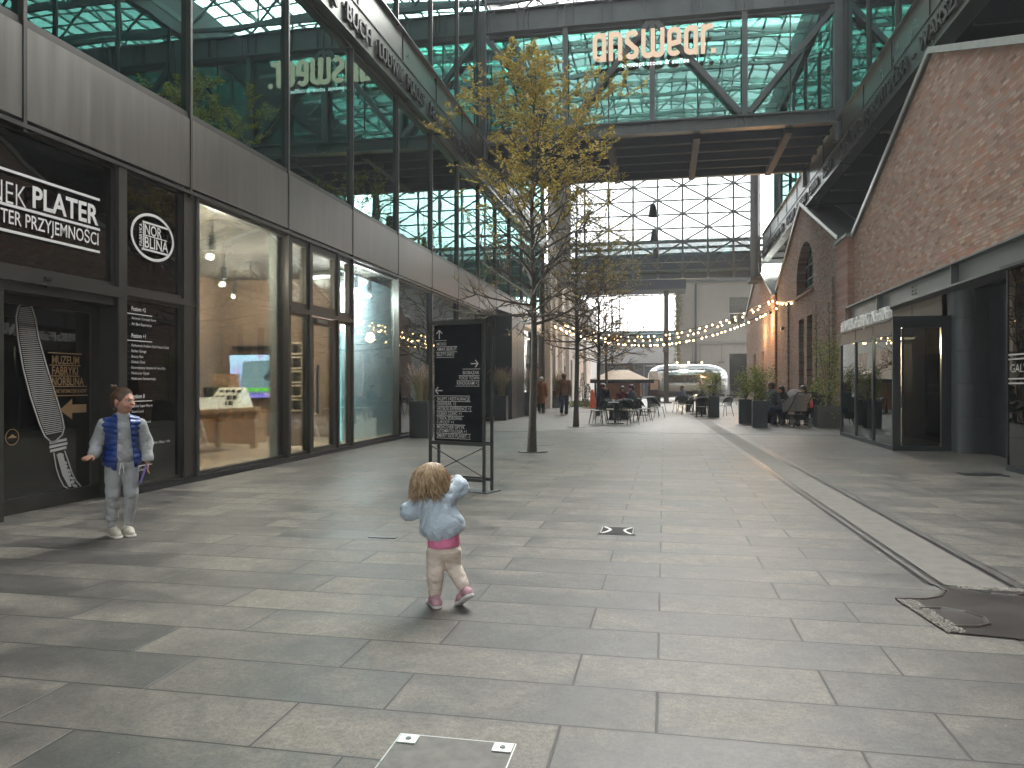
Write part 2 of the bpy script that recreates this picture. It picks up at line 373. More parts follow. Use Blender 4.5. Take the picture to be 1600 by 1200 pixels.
for i, (x, y, lb) in enumerate(((-2.75,17.0,'flat round cover in the paving just past the nearest tree'), (-.35,21.0,'round studded cover in the middle of the paving past the tables'), (-3.05,22.6,'flat cover in the paving before the second tree'))):
    tag(MB().lathe([(.36,0),(.36,.005),(.0,.006)], (x,y,0), 20).build('round_cover', simple('cast_iron%d'%i, (.10,.10,.095), .5, .5, .3, 20)), lb, 'cover', 'round covers in the paving')
tag(MB().box(4.35,4.95,12.4,12.75,0,.006).build('floor_grate', M['black']), 'dark grate in the paving at the foot of the glass screen', 'grate')
# ================================================================== left building
LX = -6.35; YK = [6.67+2.79*k for k in range(-6, 13)]   # module lines
lb = thing('retail_building', 'long dark bronze and glass shop building down one side of the passage', 'building', (LX,15,0))
m = MB(); m.box(-16,LX-.25,-11,41,4.15,4.85); m.box(-16,LX-.25,-11,41,8.5,9.8); m.build('floor_slab', M['dark_in'], lb)
MB().box(-16.3,-16,-11,41.5,-.1,15.4).build('rear_wall', M['mid_in'], lb)
m = MB(); m.box(-16,LX-.05,-11.2,-11,0,15.4); m.box(-16,LX-.05,41.2,41.5,0,15.4); m.build('end_wall', M['dark_in'], lb)
MB().box(-17,LX-.1,-11.2,41.5,15.4,15.6).build('roof', M['zinc'], lb)
MB().box(-16,LX-.36,-11,41.2,.0,.02).build('ground_floor', M['woodfloor'], lb)
# upper storey interior things: inner walls
m = MB(); 
for y in (6.5, 19.6, 30.5): m.box(-16,-8.2,y-.1,y+.1,4.85,8.5)
m.box(-10.4,-10.2,-11,41,4.85,8.5); m.box(-11.4,-11.2,-11,41,9.8,15.4); m.build('inner_wall', M['mid_in'], lb)
for k in range(len(YK)-1):
    a, b = YK[k]+.02, YK[k+1]-.02
    MB().box(LX-.06,LX,a+.008,b-.008,4.03,4.97).build('cladding_panel', M['panel'], lb)
    # first-floor window
    f = MB(); f.box(LX-.14,LX-.02,a-.01,b+.01,4.975,5.06); f.box(LX-.14,LX-.02,a-.01,b+.01,8.34,8.42)
    f.box(LX-.09,LX+.008,a-.042,a+.004,.0 if k not in (6,7) else 3.9,8.42)
    f = f.build('upper_window', M['frame'], lb)
    MB().box(LX-.085,LX-.065,a+.0,b-.0,5.06,8.34).build('pane', M['g_up'], f)
    f = MB(); f.box(LX-.14,LX-.0,a-.04,a+.015,9.92,15.3); f.box(LX-.14,LX-.02,a,b,15.2,15.3)
    f = f.build('clerestory_window', M['frame'], lb)
    MB().box(LX-.085,LX-.065,a,b,9.92,15.2).build('pane', M['g_up'], f)
m = MB().box(LX-.3,LX-.07,-11,41,3.97,4.02).box(LX-.10,LX+.02,-11,41,3.94,3.985); m.build('band_rail', M['frame'], lb)
# fascia with its lettering
fa = MB().box(LX-.1,LX+.12,-11,41.2,8.42,9.16).box(LX-.1,LX+.10,-11,41.2,9.19,9.9).box(LX-.1,LX+.17,-11,41.2,8.40,8.425).box(LX-.1,LX+.2,-11,41.2,9.895,9.925).build('fascia', M['fascia'], lb)
m = MB().box(LX-.1,LX+.145,-11,41.2,9.16,9.19)
for y in YK: m.box(LX+.10,LX+.123,y-.004,y+.004,8.44,9.88)
m.build('fascia_joint', M['black'], fa)
tm = MB()
for s, y0, y1 in (('SZYMON', 11.2, 13.85), ('BUCH', 14.3, 15.6), ('LUDWIK', 16.05, 17.75), ('MAUSS', 17.95, 19.35), ('1882', 19.85, 20.85), ('KONRAD SOMMER', 21.35, 25.4), ('FABRYKA METALI', 27.2, 32), ('1893', 33, 34)):
    put_text(tm, s, (LX+.165, y0, 8.60), (0,1,0), (0,0,1), .36, y1-y0, bold=.012, ext=.055)
tm.build('lettering', M['letter_dark'], fa)
# ground floor fronts
def front(y0, y1, z0, z1, fw=.05, mat='g_dark', x=LX-.04, name='shop_window', dep=.10, label=None):
    f = MB(); f.box(x-dep,x,y0,y1,z0,z0+fw).box(x-dep,x,y0,y1,z1-fw,z1).box(x-dep,x,y0,y0+fw,z0+fw,z1-fw).box(x-dep,x,y1-fw,y1,z0+fw,z1-fw)
    f = f.build(name, M['frame'], lb)
    MB().box(x-.055,x-.04,y0+fw,y1-fw,z0+fw,z1-fw).build('pane', M[mat], f)
    if label: f['label'] = label
    return f
MB().box(LX-.2,LX+.015,8.15,41,0,.075).build('plinth', M['black'], lb)
for k in range(0, 4): front(YK[k]+.03, YK[k+1]-.03, .08, 3.93)
front(3.9, 6.30, .08, 3.93)
# museum entrance
dr = MB(); x = LX-.25
dr.box(x-.08,x,6.42,6.58,.0,2.28).box(x-.08,x,7.90,8.02,.12,2.28).box(x-.08,x,6.58,8.02,.0,.16).box(x-.08,x,6.58,7.9,2.18,2.28)
dr = dr.build('entrance_door', M['frame'], lb)
MB().box(x-.05,x-.035,6.58,7.9,.16,2.18).build('pane', M['g_dark'], dr)
MB().box(x-.35,LX,8.02,8.16,0,2.4).box(x-.35,LX,6.28,6.42,0,2.4).box(x-.3,LX+.02,6.28,8.16,2.38,2.50).box(x-.3,LX-.02,6.42,8.02,2.28,2.38).build('door_surround', M['frame'], lb)
MB().box(LX-.1,LX+.0,6.95,7.25,2.36,2.42).box(LX-.02,LX+.03,6.9,7.0,2.44,2.47).build('door_closer', M['black'], dr)
def knife_print():
    m = MB(); X0 = x-.028
    def O(a, b): return (X0, a, b)
    # outline of blade: closed ribbon
    L = [(6.95,.92),(6.90,1.2),(6.80,1.55),(6.70,1.9),(6.66,2.08),(6.70,2.20),(6.78,2.25),(6.88,2.20),(6.93,2.08),(6.97,1.8),(7.06,1.5),(7.20,1.18),(7.30,.97),(7.30,.85),(7.24,.80),(7.16,.76),(7.02,.78),(6.95,.92)]
    L = [(7.08,.70),(7.00,.78),(6.94,.92),(6.84,1.22),(6.76,1.52),(6.70,1.85),(6.68,2.05),(6.70,2.16),(6.76,2.22),(6.83,2.18),(6.87,2.06),(6.91,1.85),(7.0,1.55),(7.10,1.25),(7.18,1.0),(7.21,.86),(7.19,.78),(7.12,.72),(7.08,.70)]
    for (a,b),(c,d) in zip(L, L[1:]): m.bar(O(a,b), O(c,d), .003, .016, up=(1,0,0)) if False else m.bar(O(a,b), O(c,d), .014, .002, up=(1,0,0))
    import bisect
    left = sorted([(b,a) for a,b in L[0:9]]); right = sorted([(b,a) for a,b in L[8:]])
    def at(T, z):
        for (z0,a0),(z1,a1) in zip(T, T[1:]):
            if z0 <= z <= z1: return a0+(a1-a0)*(z-z0)/max(1e-6, z1-z0)
        return T[-1][1] if z > T[-1][0] else T[0][1]
    z_ = .80
    while z_ < 2.16:
        a, b = at(left, z_)+.018, at(right, z_+.02)-.018
        if b > a+.02: m.bar(O(a,z_), O(b,z_+.02), .009, .002, up=(1,0,0))
        z_ += .021
    for zz, aa, bb in ((.70,7.05,7.24),(.655,7.05,7.25),(.61,7.06,7.24)): m.bar(O(aa,zz), O(bb,zz+.025), .030, .002, up=(1,0,0))
    return m
kp = knife_print()
# ornate handle under the blade
hm = MB(); X0 = x-.028
for s in (0, 1):
    P = [(7.10,.59),(7.13,.42),(7.17,.30),(7.22,.20),(7.27,.165)] if s == 0 else [(7.22,.60),(7.27,.46),(7.31,.34),(7.36,.24),(7.42,.165)]
    for a, b in zip(P, P[1:]): hm.bar((X0,)+a, (X0,)+b, .012, .002, up=(1,0,0))
for i in range(9):
    c = (7.17+.021*i, .56-.047*i)
    hm.poly([arc(0,0,.026,.022,0,360,10)], (X0, c[0], c[1]), (0,1,0), (0,0,1), (.002,0,0)) if i % 2 else hm.poly([arc(0,0,.03,.014,0,360,10)], (X0, c[0]+.01, c[1]), (0,1,-.5), (0,.5,1), (.002,0,0))
hm.poly([[(7.13,.57),(7.20,.57),(7.27,.33),(7.31,.18),(7.28,.18),(7.20,.33)]], (X0-.001,0,0), (0,1,0), (0,0,1), (.001,0,0))
kp.v += [p for p in hm.v]; n0 = len(kp.v)-len(hm.v); kp.f += [tuple(i+n0 for i in f) for f in hm.f]
kp.v = [(a, 7.0+(2.2-c)*.315+(b-(6.79+(2.2-c)*.265))*1.30, c) for a, b, c in kp.v]
tag(kp.build('knife_print', simple('silver_print', (.52,.52,.50), .6, 0, .05), dr), 'large printed table knife with a ridged blade')
gm = MB(); X0 = x-.026; gold = simple('gold_print', (.42,.27,.13), .45, .3, .1)
y_ = 7.16
for s, zz, wd in (('MUZEUM', 1.575, .40), ('FABRYKI', 1.455, .38), ('NORBLINA', 1.335, .47)): put_text(gm, s, (X0,y_+.17,zz), (0,1,0), (0,0,1), .095, wd, bold=.01)
for zz, a, b in ((1.69,7.27,7.77),(1.555,7.29,7.75),(1.435,7.29,7.73),(1.318,7.33,7.85),(1.215,7.33,7.86)): gm.box(X0,X0+.002,a,b,zz,zz+.010)
put_text(gm, 'PUNKT INFORMACYJNO-KASOWY', (X0,7.35,1.25), (0,1,0), (0,0,1), .045, .5, bold=.01)
gm.poly([[(7.44,1.06),(7.62,1.18),(7.62,1.115),(7.84,1.115),(7.84,1.02),(7.62,1.02),(7.62,.945)]], (X0,0,0), (0,1,0), (0,0,1), (.002,0,0))
gm.poly([arc(6.80,.80,.085,.085,0,360,24), arc(6.80,.80,.078,.078,0,360,24)], (X0,0,0), (0,1,0), (0,0,1), (.002,0,0))
gm.poly([[(6.74,.79),(6.86,.79),(6.80,.83)]], (X0,0,0), (0,1,0), (0,0,1), (.002,0,0))
tag(gm.build('gold_lettering', gold, dr), 'gold museum lettering with an arrow')
# sign panel over the door
f = front(3.9, 8.05, 2.50, 3.95, .05, 'g_dark', name='transom_window')
tm = MB(); X0 = LX-.03
put_text(tm, 'RYNEK', (X0,6.72,3.14), (0,1,0), (0,0,1), .235, .72, align='r', bold=-.012)
put_text(tm, 'RYNEK', (X0,6.72,3.14), (0,1,0), (0,0,1), .235, .72, align='r', bold=-.012) if False else None
put_text(tm, 'PLATER', (X0,6.80,3.175), (0,1,0), (0,0,1), .225, .94, bold=.025)
put_text(tm, 'CENTER PRZYJEMNOŚCI', (X0,7.74,2.945), (0,1,0), (0,0,1), .145, 1.62, align='r', bold=.008)
for zz, h in ((3.455,.028),(3.112,.028),(2.855,.028)): tm.box(X0,X0+.003,4.4,7.76,zz,zz+h)
tag(tm.build('lettering', M['white'], f), 'white PLATER lettering between three white lines')
# logo pane and directory pane
MB().box(LX-.12,LX+.01,8.03,8.17,0,3.95).build('mullion', M['frame'], lb)
f = front(8.17, 9.32, 2.50, 3.95, .04, 'g_dark', name='logo_window'); cy0, cz0 = 8.70, 3.21
lm = MB(); U, W_ = (0,1,0), (0,0,1)
lm.poly([arc(0,0,.42,.30,0,360,48), arc(0,0,.385,.265,0,360,48)], (X0,cy0,cz0), U, W_, (.004,0,0))
lm.box(X0,X0+.004,cy0-.20,cy0+.33,cz0+.155,cz0+.18); lm.box(X0,X0+.004,cy0-.22,cy0+.30,cz0-.185,cz0-.16); lm.box(X0,X0+.004,cy0-.19,cy0-.17,cz0-.17,cz0+.165)
put_text(lm, 'NOR', (X0+.002,cy0-.16,cz0+.02), U, W_, .135, .33, bold=.012); put_text(lm, 'BLINA', (X0+.002,cy0-.16,cz0-.145), U, W_, .145, .46, bold=.012)
lm.box(X0,X0+.004,cy0-.17,cy0+.28,cz0+.0,cz0+.012)
put_text(lm, 'FABRYKA', (X0+.002,cy0-.205,cz0-.14), (0,0,1), (0,-1,0), .06, .28, bold=.01)
tag(lm.build('logo', M['white'], f), 'round white FABRYKA NORBLINA logo')
f = front(8.17, 9.32, .08, 2.42, .04, 'g_dark', name='directory_window'); tm = MB()
MB().box(LX-.12,LX,8.17,9.34,2.42,2.50).build('transom', M['frame'], lb)
def rows(y, z, items, h, step):
    for s in items: put_text(tm, s, (X0,y,z), U, W_, h, None, bold=.0); z -= step
    return z
put_text(tm, 'Poziom +2', (X0,8.30,2.25), U, W_, .052, .26, bold=.014); tm.box(X0,X0+.003,8.18,8.68,2.205,2.215)
rows(8.30, 2.145, ['Answear Concept Store', 'Art Box Experience'], .034, .072)
put_text(tm, 'Poziom +1', (X0,8.30,1.92), U, W_, .052, .26, bold=.014); tm.box(X0,X0+.003,8.18,8.68,1.878,1.888)
rows(8.30, 1.81, ['Perfumeria Arabian Oud House Dubai', 'Barber Garage', 'Beauty Skin', 'Dębski Clinic', 'Kosmetyczny Instytut dr Irena Eris', 'Medicover Optyk', 'Medicover Stomatologia'], .034, .068)
put_text(tm, 'Poziom 0', (X0,8.30,1.175), U, W_, .052, .24, bold=.014); tm.box(X0,X0+.003,8.18,8.68,1.133,1.143)
rows(8.30, 1.065, ['Apteka Super Pharm', 'Good Lood', 'Kantor', 'House of Diamond', 'Itaka', 'Orange', 'Biżuteria', 'Muzeum Fabryki Norblina / Bilety / Info', 'Trendy Optique', 'PKO Bank Polski', 'Żabka', 'Menswear'], .034, .068)
put_text(tm, 'Poziom -1', (X0,8.30,.44+.34), U, W_, .05, .25, bold=.014) if False else None
tm.box(X0,X0+.003,8.18,8.68,.60,.61); rows(8.42, .535, ['Smyk, Allegro'], .034, .068); tm.box(X0,X0+.003,8.18,8.68,.33,.34); rows(8.30, .27, ['Parking, Auto'], .034, .068)
tag(tm.build('lettering', M['white'], f), 'white printed list of floors and shops')
MB().box(LX-.10,LX-.03,9.36,9.60,.08,3.95).box(LX-.1,LX-.01,9.32,9.37,.08,3.95).box(LX-.1,LX-.01,9.60,9.66,.0,3.95).box(LX-.1,LX-.015,9.37,9.60,2.42,2.46).build('side_panel', M['frame'], lb)
# shop front
front(9.67, 12.28, .08, 3.93, .045, 'g_shop')
front(12.36, 13.08, .08, 2.62, .05, 'g_shop'); front(12.36, 13.08, 2.70, 3.93, .10, 'g_shop')
front(13.14, 14.32, 2.70, 3.93, .12, 'g_shop'); front(14.38, 15.04, .08, 2.62, .05, 'g_shop'); front(14.38, 15.04, 2.70, 3.93, .10, 'g_shop')
MB().box(LX-.12,LX,12.34,15.06,2.62,2.70).box(LX-.12,LX-.005,13.08,13.14,.08,3.93).box(LX-.12,LX-.005,14.32,14.38,.08,3.93).build('transom', M['frame'], lb)
d = front(13.15, 14.31, .02, 2.60, .14, 'g_shop', name='shop_door')
MB().box(LX+.005,LX+.05,13.30,13.34,.8,1.7).build('handle', M['steel_mid'], d); MB().box(LX-.03,LX+.03,13.3,13.75,2.50,2.56).build('door_closer', M['steel_mid'], d)
tm = MB(); 
hw = MB()
for pts in ([(0,.0),(.16,.1),(.30,.05),(.2,-.1)], [(.05,-.3),(.28,-.36),(.3,-.46),(.1,-.5),(.3,-.55),(.26,-.66),(.04,-.62)], [(.12,-.8),(.16,-.83)]):
    hw.tube([(LX-.5,13.3+a,3.55+b*.9) for a,b in pts], .012, 6)
hw.build('neon_script', emit('white_neon', (1,.97,.92), .5), lb)
front(15.14, 17.85, .08, 3.93, .045, 'g_shop')
for k in range(10, len(YK)-1): front(YK[k]+.03, YK[k+1]-.03, .08, 3.93, .045, 'g_clear' if k < 12 else 'g_dark')
# interior rooms
iw = MB().box(-15,-6.75,9.35,9.5,.02,4.1).box(-15,-7.4,18.05,18.2,.02,4.1).box(-15,-7.3,20.3,20.45,.02,4.1).box(-11.4,-11.2,9.5,18.05,.02,4.1).build('shop_wall', M['warmwall'], lb)
MB().box(-11.2,-6.6,9.5,18.05,4.02,4.12).build('shop_ceiling', simple('shop_ceiling', (.11,.095,.085), .8), lb)
MB().box(-15,-6.75,4,4.15,0,4.1).box(-9,-8.9,4.15,9.35,0,4.1).build('lobby_wall', M['dark_in'], lb)
MB().box(-6.64,-6.50,12.12,12.33,.02,3.9).box(-6.95,-6.85,12.72,13.05,.02,2.6).build('partition', M['greycurtain'], lb)
MB().box(-7.35,-7.25,16.5,19.9,.02,3.95).build('poster_wall', simple('pale_blue_wall', (.55,.76,.86), .6, 0, .12, 1.0), lb)  # pale blue is the wall's own colour
MB().box(-8.2,-7.6,18.4,18.6,0,4).box(-10.5,-10.4,18.2,41,0,4.1).box(-10.4,LX-.2,23.6,23.7,0,4.1).build('back_room_wall', M['warmwall'], lb)
# entrance portal of black panels
pb = thing('entrance_portal', 'black panelled box portal standing out from the glass front beyond the signboard', 'portal', (-6.1,30,0))
m = MB(); m.add([(-6.34,28.8,0),(-5.74,28.8,0),(-5.74,31.6,0),(-6.34,31.6,0),(-6.34,28.8,4.25),(-5.74,28.8,4.05),(-5.74,31.6,4.05),(-6.34,31.6,4.25)], [(0,3,2,1),(4,5,6,7),(0,1,5,4),(1,2,6,5),(2,3,7,6),(3,0,4,7)]); m.build('cladding', M['navy'], pb)
MB().box(-5.74,-5.735,30.1,30.12,0,4.05).box(-5.74,-5.70,28.78,28.84,0,4.06).build('joint', M['black'], pb)
# ================================================================== bridge
br = thing('footbridge', 'glazed steel truss footbridge spanning the passage overhead', 'footbridge', (-.4,29.5,9.9))
NX = [-6.42, -3.40, -.40, 2.65, 5.62]; ZB, ZT = 10.32, 14.0
def ibeam(m, x0, x1, y, z0, z1, d=.34, t=.05, web=.05):
    m.box(x0,x1,y-d/2,y+d/2,z0,z0+t); m.box(x0,x1,y-d/2,y+d/2,z1-t,z1); m.box(x0,x1,y-web/2,y+web/2,z0+t,z1-t)
for y, nm in ((26.75, 'front'), (32.6, 'rear')):
    m = MB(); ibeam(m, NX[0], NX[-1], y, 9.9, 10.34); ibeam(m, NX[0], NX[-1], y, 13.8, 14.62)
    for a in NX:
        for b in (-.28, 0, .28): m.box(a+b-.012,a+b+.012,y-.15,y+.15,9.95,10.29); m.box(a+b-.012,a+b+.012,y-.15,y+.15,13.85,14.57)
    for q in range(4):
        c = (NX[q]+NX[q+1])/2
        for b in (-.2, .05, .2): m.box(c+b-.01,c+b+.01,y-.15,y+.15,13.85,14.57)
    m.build('chord', M['steel_mid'], br)
    m = MB()
    for a in NX[1:-1]: MB().box(a-.085,a+.085,y-.10,y+.10,10.34,13.8).build('post', M['steel_mid'], br)
    for a in (NX[0], NX[-1]): MB().box(a-.16,a+.16,y-.16,y+.16,9.3,14.62).build('post', M['steel_mid'], br)
    m = MB()
    for (a, b) in ((0,1), (2,1), (2,3), (4,3)):
        s = 1 if NX[b] > NX[a] else -1
        m.bar((NX[a]+s*.12, y, 13.75), (NX[b]-s*.12, y, 10.42), .17, .17, up=(0,1,0))
        m.box(NX[b]-.3,NX[b]+.3,y-.02,y+.02,10.34,10.6); m.box(NX[a]-.28,NX[a]+.28,y-.02,y+.02,13.5,13.8)
    m.build('brace', M['steel_mid'], br)
    yg = y+.25 if nm == 'front' else y-.25
    for q in range(4):
        f = MB()
        for e in (0, .5): f.box(NX[q]+(NX[q+1]-NX[q])*e-.02, NX[q]+(NX[q+1]-NX[q])*e+.02, yg-.03, yg+.03, 10.34, 13.8)
        f.box(NX[q],NX[q+1],yg-.03,yg+.03,10.34,10.39); f.box(NX[q],NX[q+1],yg-.03,yg+.03,13.7,13.8)
        f = f.build('glazing_frame', M['frame'], br)
        MB().box(NX[q]+.02,NX[q+1]-.02,yg-.01,yg+.01,10.39,13.7).build('pane', M['g_bridge'], f)
MB().box(-6.3,5.5,27.0,32.4,10.05,10.3).build('deck', simple('flare_blue_deck', (.05,.07,.10), .6, .2), br)  # blue cast of lens flare put into the deck colour
m = MB()
for i in range(5): yy = 27.6+i*1.12; m.box(-6.3,5.5,yy-.06,yy+.06,9.78,10.05)
for xx in (-4.9,-1.9,1.1,4.1): m.box(xx-.12,xx+.12,27.0,32.4,9.74,10.04)
m.build('deck_beam', simple('flare_blue_beam', (.030,.050,.082), .6, .2), br)  # same flare blue carried by the beam colour
m = MB()
for yy in (28, 29.5, 31): m.box(-6.3,5.5,yy-.08,yy+.08,14.2,14.5)
m.box(-6.4,5.6,26.7,32.6,14.62,14.7) if False else None
m.build('roof_beam', M['steel'], br)
# clutter inside the bridge: planters and furniture silhouettes
m = MB(); random.seed(8)
for i in range(16):
    xx = -5.8+i*.72+random.uniform(-.2,.2); yy = random.uniform(28,31.5); m.box(xx-.2,xx+.2,yy-.2,yy+.2,10.3,10.6+random.random()*.7)
    for q in range(40): a = Vector((xx,yy,11.1)) + Vector((random.gauss(0,.22),random.gauss(0,.2),random.gauss(0,.28))); m.add([a, a+Vector((.12,.02,.03)), a+Vector((.06,.02,.12))], [(0,1,2)])
m.build('interior_furniture', M['dark_in'], br)
# rain pipe on the left post
MB().tube([(-6.22,26.5,9.3),(-6.22,26.5,17)], .035, 8).build('pipe', M['steel_mid'], br)
# shop sign on the bridge
sg = thing('shop_sign', 'cream answear. concept store sign fixed to the footbridge glass', 'sign', (-.4,26.5,12.2))
def ribbon(mb, P, wd, o, u, v, n, t):
    """flat stroke of width wd along the 2D points P, with round joints, thickness t"""
    P = [Vector(p) for p in P]; N_ = len(P); closed = (P[0]-P[-1]).length < 1e-6
    o, u, v, n = map(Vector, (o,u,v,n)); base = len(mb.v)
    for i, p in enumerate(P):
        a = P[i-1] if i > 0 else (P[-2] if closed else None); b = P[i+1] if i < N_-1 else (P[1] if closed else None)
        d1 = (p-a).normalized() if a is not None else (b-p).normalized(); d2 = (b-p).normalized() if b is not None else d1
        d = (d1+d2).normalized(); pr = Vector((-d.y, d.x)); k = (wd/2)/max(.5, d.dot(d1))
        for s in (1, -1):
            q = p+pr*k*s
            for dd in (0, t): mb.v.append(tuple(o+u*q.x+v*q.y+n*dd))
    for i in range(N_-1):
        a, b = base+4*i, base+4*(i+1)
        mb.f += [(a,a+2,b+2,b),(a+1,b+1,b+3,a+3),(a,b,b+1,a+1),(a+2,a+3,b+3,b+2)]
    mb.f += [(base,base+1,base+3,base+2), (base+4*(N_-1),base+4*(N_-1)+2,base+4*(N_-1)+3,base+4*(N_-1)+1)]
sm = MB(); W1, Hh, st_ = .42, .96, .148; x_ = -2.42; Rr = .15
def A(cx, cy_, a0, a1, rx=W1/2-st_/2, ry=None, n=10): return arc(cx, cy_, rx, ry or rx, a0, a1, n)
hw_ = W1/2-st_/2
glyph = {
 'a': [[(W1-st_/2,0),(W1-st_/2,Hh-.02)], A(W1/2,Hh-st_/2-hw_,0,180)+A(W1/2,st_/2+hw_,180,360)],
 'n': [[(st_/2,0),(st_/2,Hh)], A(W1/2,Hh-st_/2-hw_,180,0)+[(W1-st_/2,0)]],
 's': [A(W1/2,Hh-st_/2-hw_,20,180,n=8)+[(st_/2,.60),(st_+.03,.50),(W1-st_-.03,.42),(W1-st_/2,.32)]+A(W1/2,st_/2+hw_,0,-160,n=8)],
 'w': [[(st_/2,Hh)]+A(W1/2,st_/2+hw_,180,360)+[(W1-st_/2,Hh)], [(W1-st_/2,Hh*.6)]+A(W1/2+2*hw_,st_/2+hw_,180,360)+[(W1-st_/2+2*hw_,Hh)]],
 'e': [[(st_/2,.40),(W1-st_/2,.46)]+A(W1/2,Hh-st_/2-hw_,0,180)+A(W1/2,st_/2+hw_,180,330,n=8)],
 'r': [[(st_/2,0),(st_/2,Hh)], [(st_/2,Hh-.28)]+A(st_/2+.24,Hh-.30,180,80,.24,.235,8)],
 '.': [[(0.01,.0),(.01,.13)]]}
wid = {'a':W1,'n':W1,'s':W1,'w':W1+2*hw_,'e':W1,'r':.30,'.':.1}
tot = sum(wid[c]+.055 for c in 'answear.'); sc_ = 4.2/tot
for c in 'answear.':
    for k, P in enumerate(glyph[c]): ribbon(sm, [(p[0]*sc_,p[1]) for p in P], st_*(.96+.01*k), (x_,26.50+.002*k,12.42), (1,0,0), (0,0,1), (0,-1,0), .10)
    x_ += (wid[c]+.055)*sc_
cream = emit('lit_cream_face', (.90,.68,.49), .17); sm.build('name_letters', cream, sg)
b2 = MB(); b2.v = [(a*1.0, b+.115 if b < 26.45 else b+.03, c) for a, b, c in sm.v]; b2.f = list(sm.f); b2.build('glow_blocker', M['black'], sg)  # dark backing added to keep the letters' glow out of the bridge glass
tm = MB(); put_text(tm, 'concept store & coffee', (-1.42,26.46,12.16), (1,0,0), (0,0,1), .165, 2.25, bold=.0, ext=.05, spacing=1.1)
tm.build('small_letters', emit('lit_white_letters', (1,1,1), .28), sg)
# ================================================================== roof over the passage
rf = thing('glass_roof', 'glazed steel truss roof over the passage', 'roof', (0,14,16))
m = MB(); y = -20.0
while y < 47.5:
    for z0, zz in ((15.3, 17.2),):
        m.box(-6.6,5.8,y-.07,y+.07,15.25,15.40)
        pts = [(-6.6+12.4*i/8, 16.6+.4*math.sin(math.pi*i/8)) for i in range(9)]
        for i in range(8):
            m.bar((pts[i][0],y,pts[i][1]), (pts[i+1][0],y,pts[i+1][1]), .12, .14)
            a = (pts[i][0],y,pts[i][1]); b = (pts[i+1][0],y,15.35) if i % 2 == 0 else (pts[i][0],y,15.35)
            m.bar((pts[i][0],y,15.35), (pts[i+1][0],y,pts[i+1][1]) if i % 2 == 0 else (pts[i+1][0],y,15.35), .07, .07)
            m.bar((pts[i+1][0],y,15.35) if i % 2 else (pts[i][0],y,pts[i][1]), (pts[i][0],y,15.35) if i % 2 == 0 else (pts[i][0],y,pts[i][1]), .07, .07)
    y += 2.79
m.build('truss', M['steel_mid'], rf)
m = MB()
for i in range(17):
    xx = -6.6+12.4*i/16; zz = 16.68+.4*math.sin(math.pi*i/16); m.box(xx-.035,xx+.035,-20,47.2,zz,zz+.10)
y = -20
while y < 47: 
    for i in range(16):
        x0, x1 = -6.6+12.4*i/16, -6.6+12.4*(i+1)/16; z0, z1 = 16.72+.4*math.sin(math.pi*i/16), 16.72+.4*math.sin(math.pi*(i+1)/16)
        m.bar((x0,y,z0), (x1,y,z1), .04, .06)
    y += .93
m.build('glazing_bar', M['steel_mid'], rf)
m = MB()
for i in range(16):
    x0, x1 = -6.6+12.4*i/16, -6.6+12.4*(i+1)/16; z0, z1 = 16.8+.4*math.sin(math.pi*i/16), 16.8+.4*math.sin(math.pi*(i+1)/16)
    m.add([(x0,-20,z0),(x1,-20,z1),(x1,47,z1),(x0,47,z0)], [(0,1,2,3)])
m.build('glass', M['g_roof'], rf)
m = MB().box(-6.75,-6.45,-20,47,14.9,16.7).box(5.6,5.9,-20,47,14.9,16.7); m.build('gutter', M['steel'], rf)
# glazed end walls
def end_wall(y, label, z0, z1, nx, beams=True):
    e = thing('glazed_gable', label, 'glazed wall', (0,y,z0)); X0_, X1_ = -6.2, 5.45; dx = (X1_-X0_)/nx; dz = dx*.575
    m = MB(); nz = int((z1-z0)/dz)
    for i in range(nx+1): m.box(X0_+i*dx-.055,X0_+i*dx+.055,y-.09,y+.09,z0,z0+nz*dz)
    for j in range(nz+1): m.box(X0_,X1_,y-.03,y+.03,z0+j*dz-.042,z0+j*dz+.042)
    m.build('mullion', M['steel_mid'], e); m = MB()
    for i in range(nx):
        for j in range(nz):
            a = (X0_+i*dx, y-.12, z0+j*dz); b = (X0_+(i+1)*dx, y-.12, z0+(j+1)*dz)
            if (i+j) % 2 == 0: m.bar(a, b, .085, .085, up=(0,1,0))
            else: m.bar((b[0],y-.12,a[2]), (a[0],y-.12,b[2]), .085, .085, up=(0,1,0))
    for i in range(nx+1):
        for j in range(nz+1):
            if (i+j) % 2 == 0: m.lathe([(0,-.03),(.09,-.03),(.09,.03),(0,.03)], (X0_+i*dx, y-.12, z0+j*dz), 6)
    m.build('brace', M['steel_mid'], e)
    MB().box(X0_,X1_,y-.01,y+.01,z0,z0+nz*dz).build('glass', M['g_end'], e)
    return e
ew = end_wall(46.8, 'huge glazed gable with criss-cross bracing closing the passage roof', 8.95, 17.4, 8)
MB().box(-6.2,5.5,46.3,47.2,8.55,8.95).box(-6.2,5.5,46.3,46.5,8.1,8.5).build('beam', simple('blue_grey_beam', (.07,.095,.12), .45, .4), ew)
MB().box(-6.2,5.5,46.5,46.9,7.6,7.95).build('lower_beam', simple('blue_grey_beam_low', (.08,.105,.13), .45, .4), ew)
MB().box(-6.2,5.5,46.55,46.85,7.96,8.08).build('light_strip', simple('pale_green_glass_edge', (.20,.30,.27), .3), ew)
m = MB()
for i in range(9): xx = -6.2+11.65*i/8; m.bar((xx,46.25,8.12),(xx+.73,46.25,8.9),.05,.05,up=(0,1,0)); m.bar((xx+.73,46.25,8.9),(xx+1.45,46.25,8.12),.05,.05,up=(0,1,0)); m.box(xx-.06,xx+.06,46.2,46.5,7.6,8.95)
m.build('lattice', M['steel_mid'], ew)
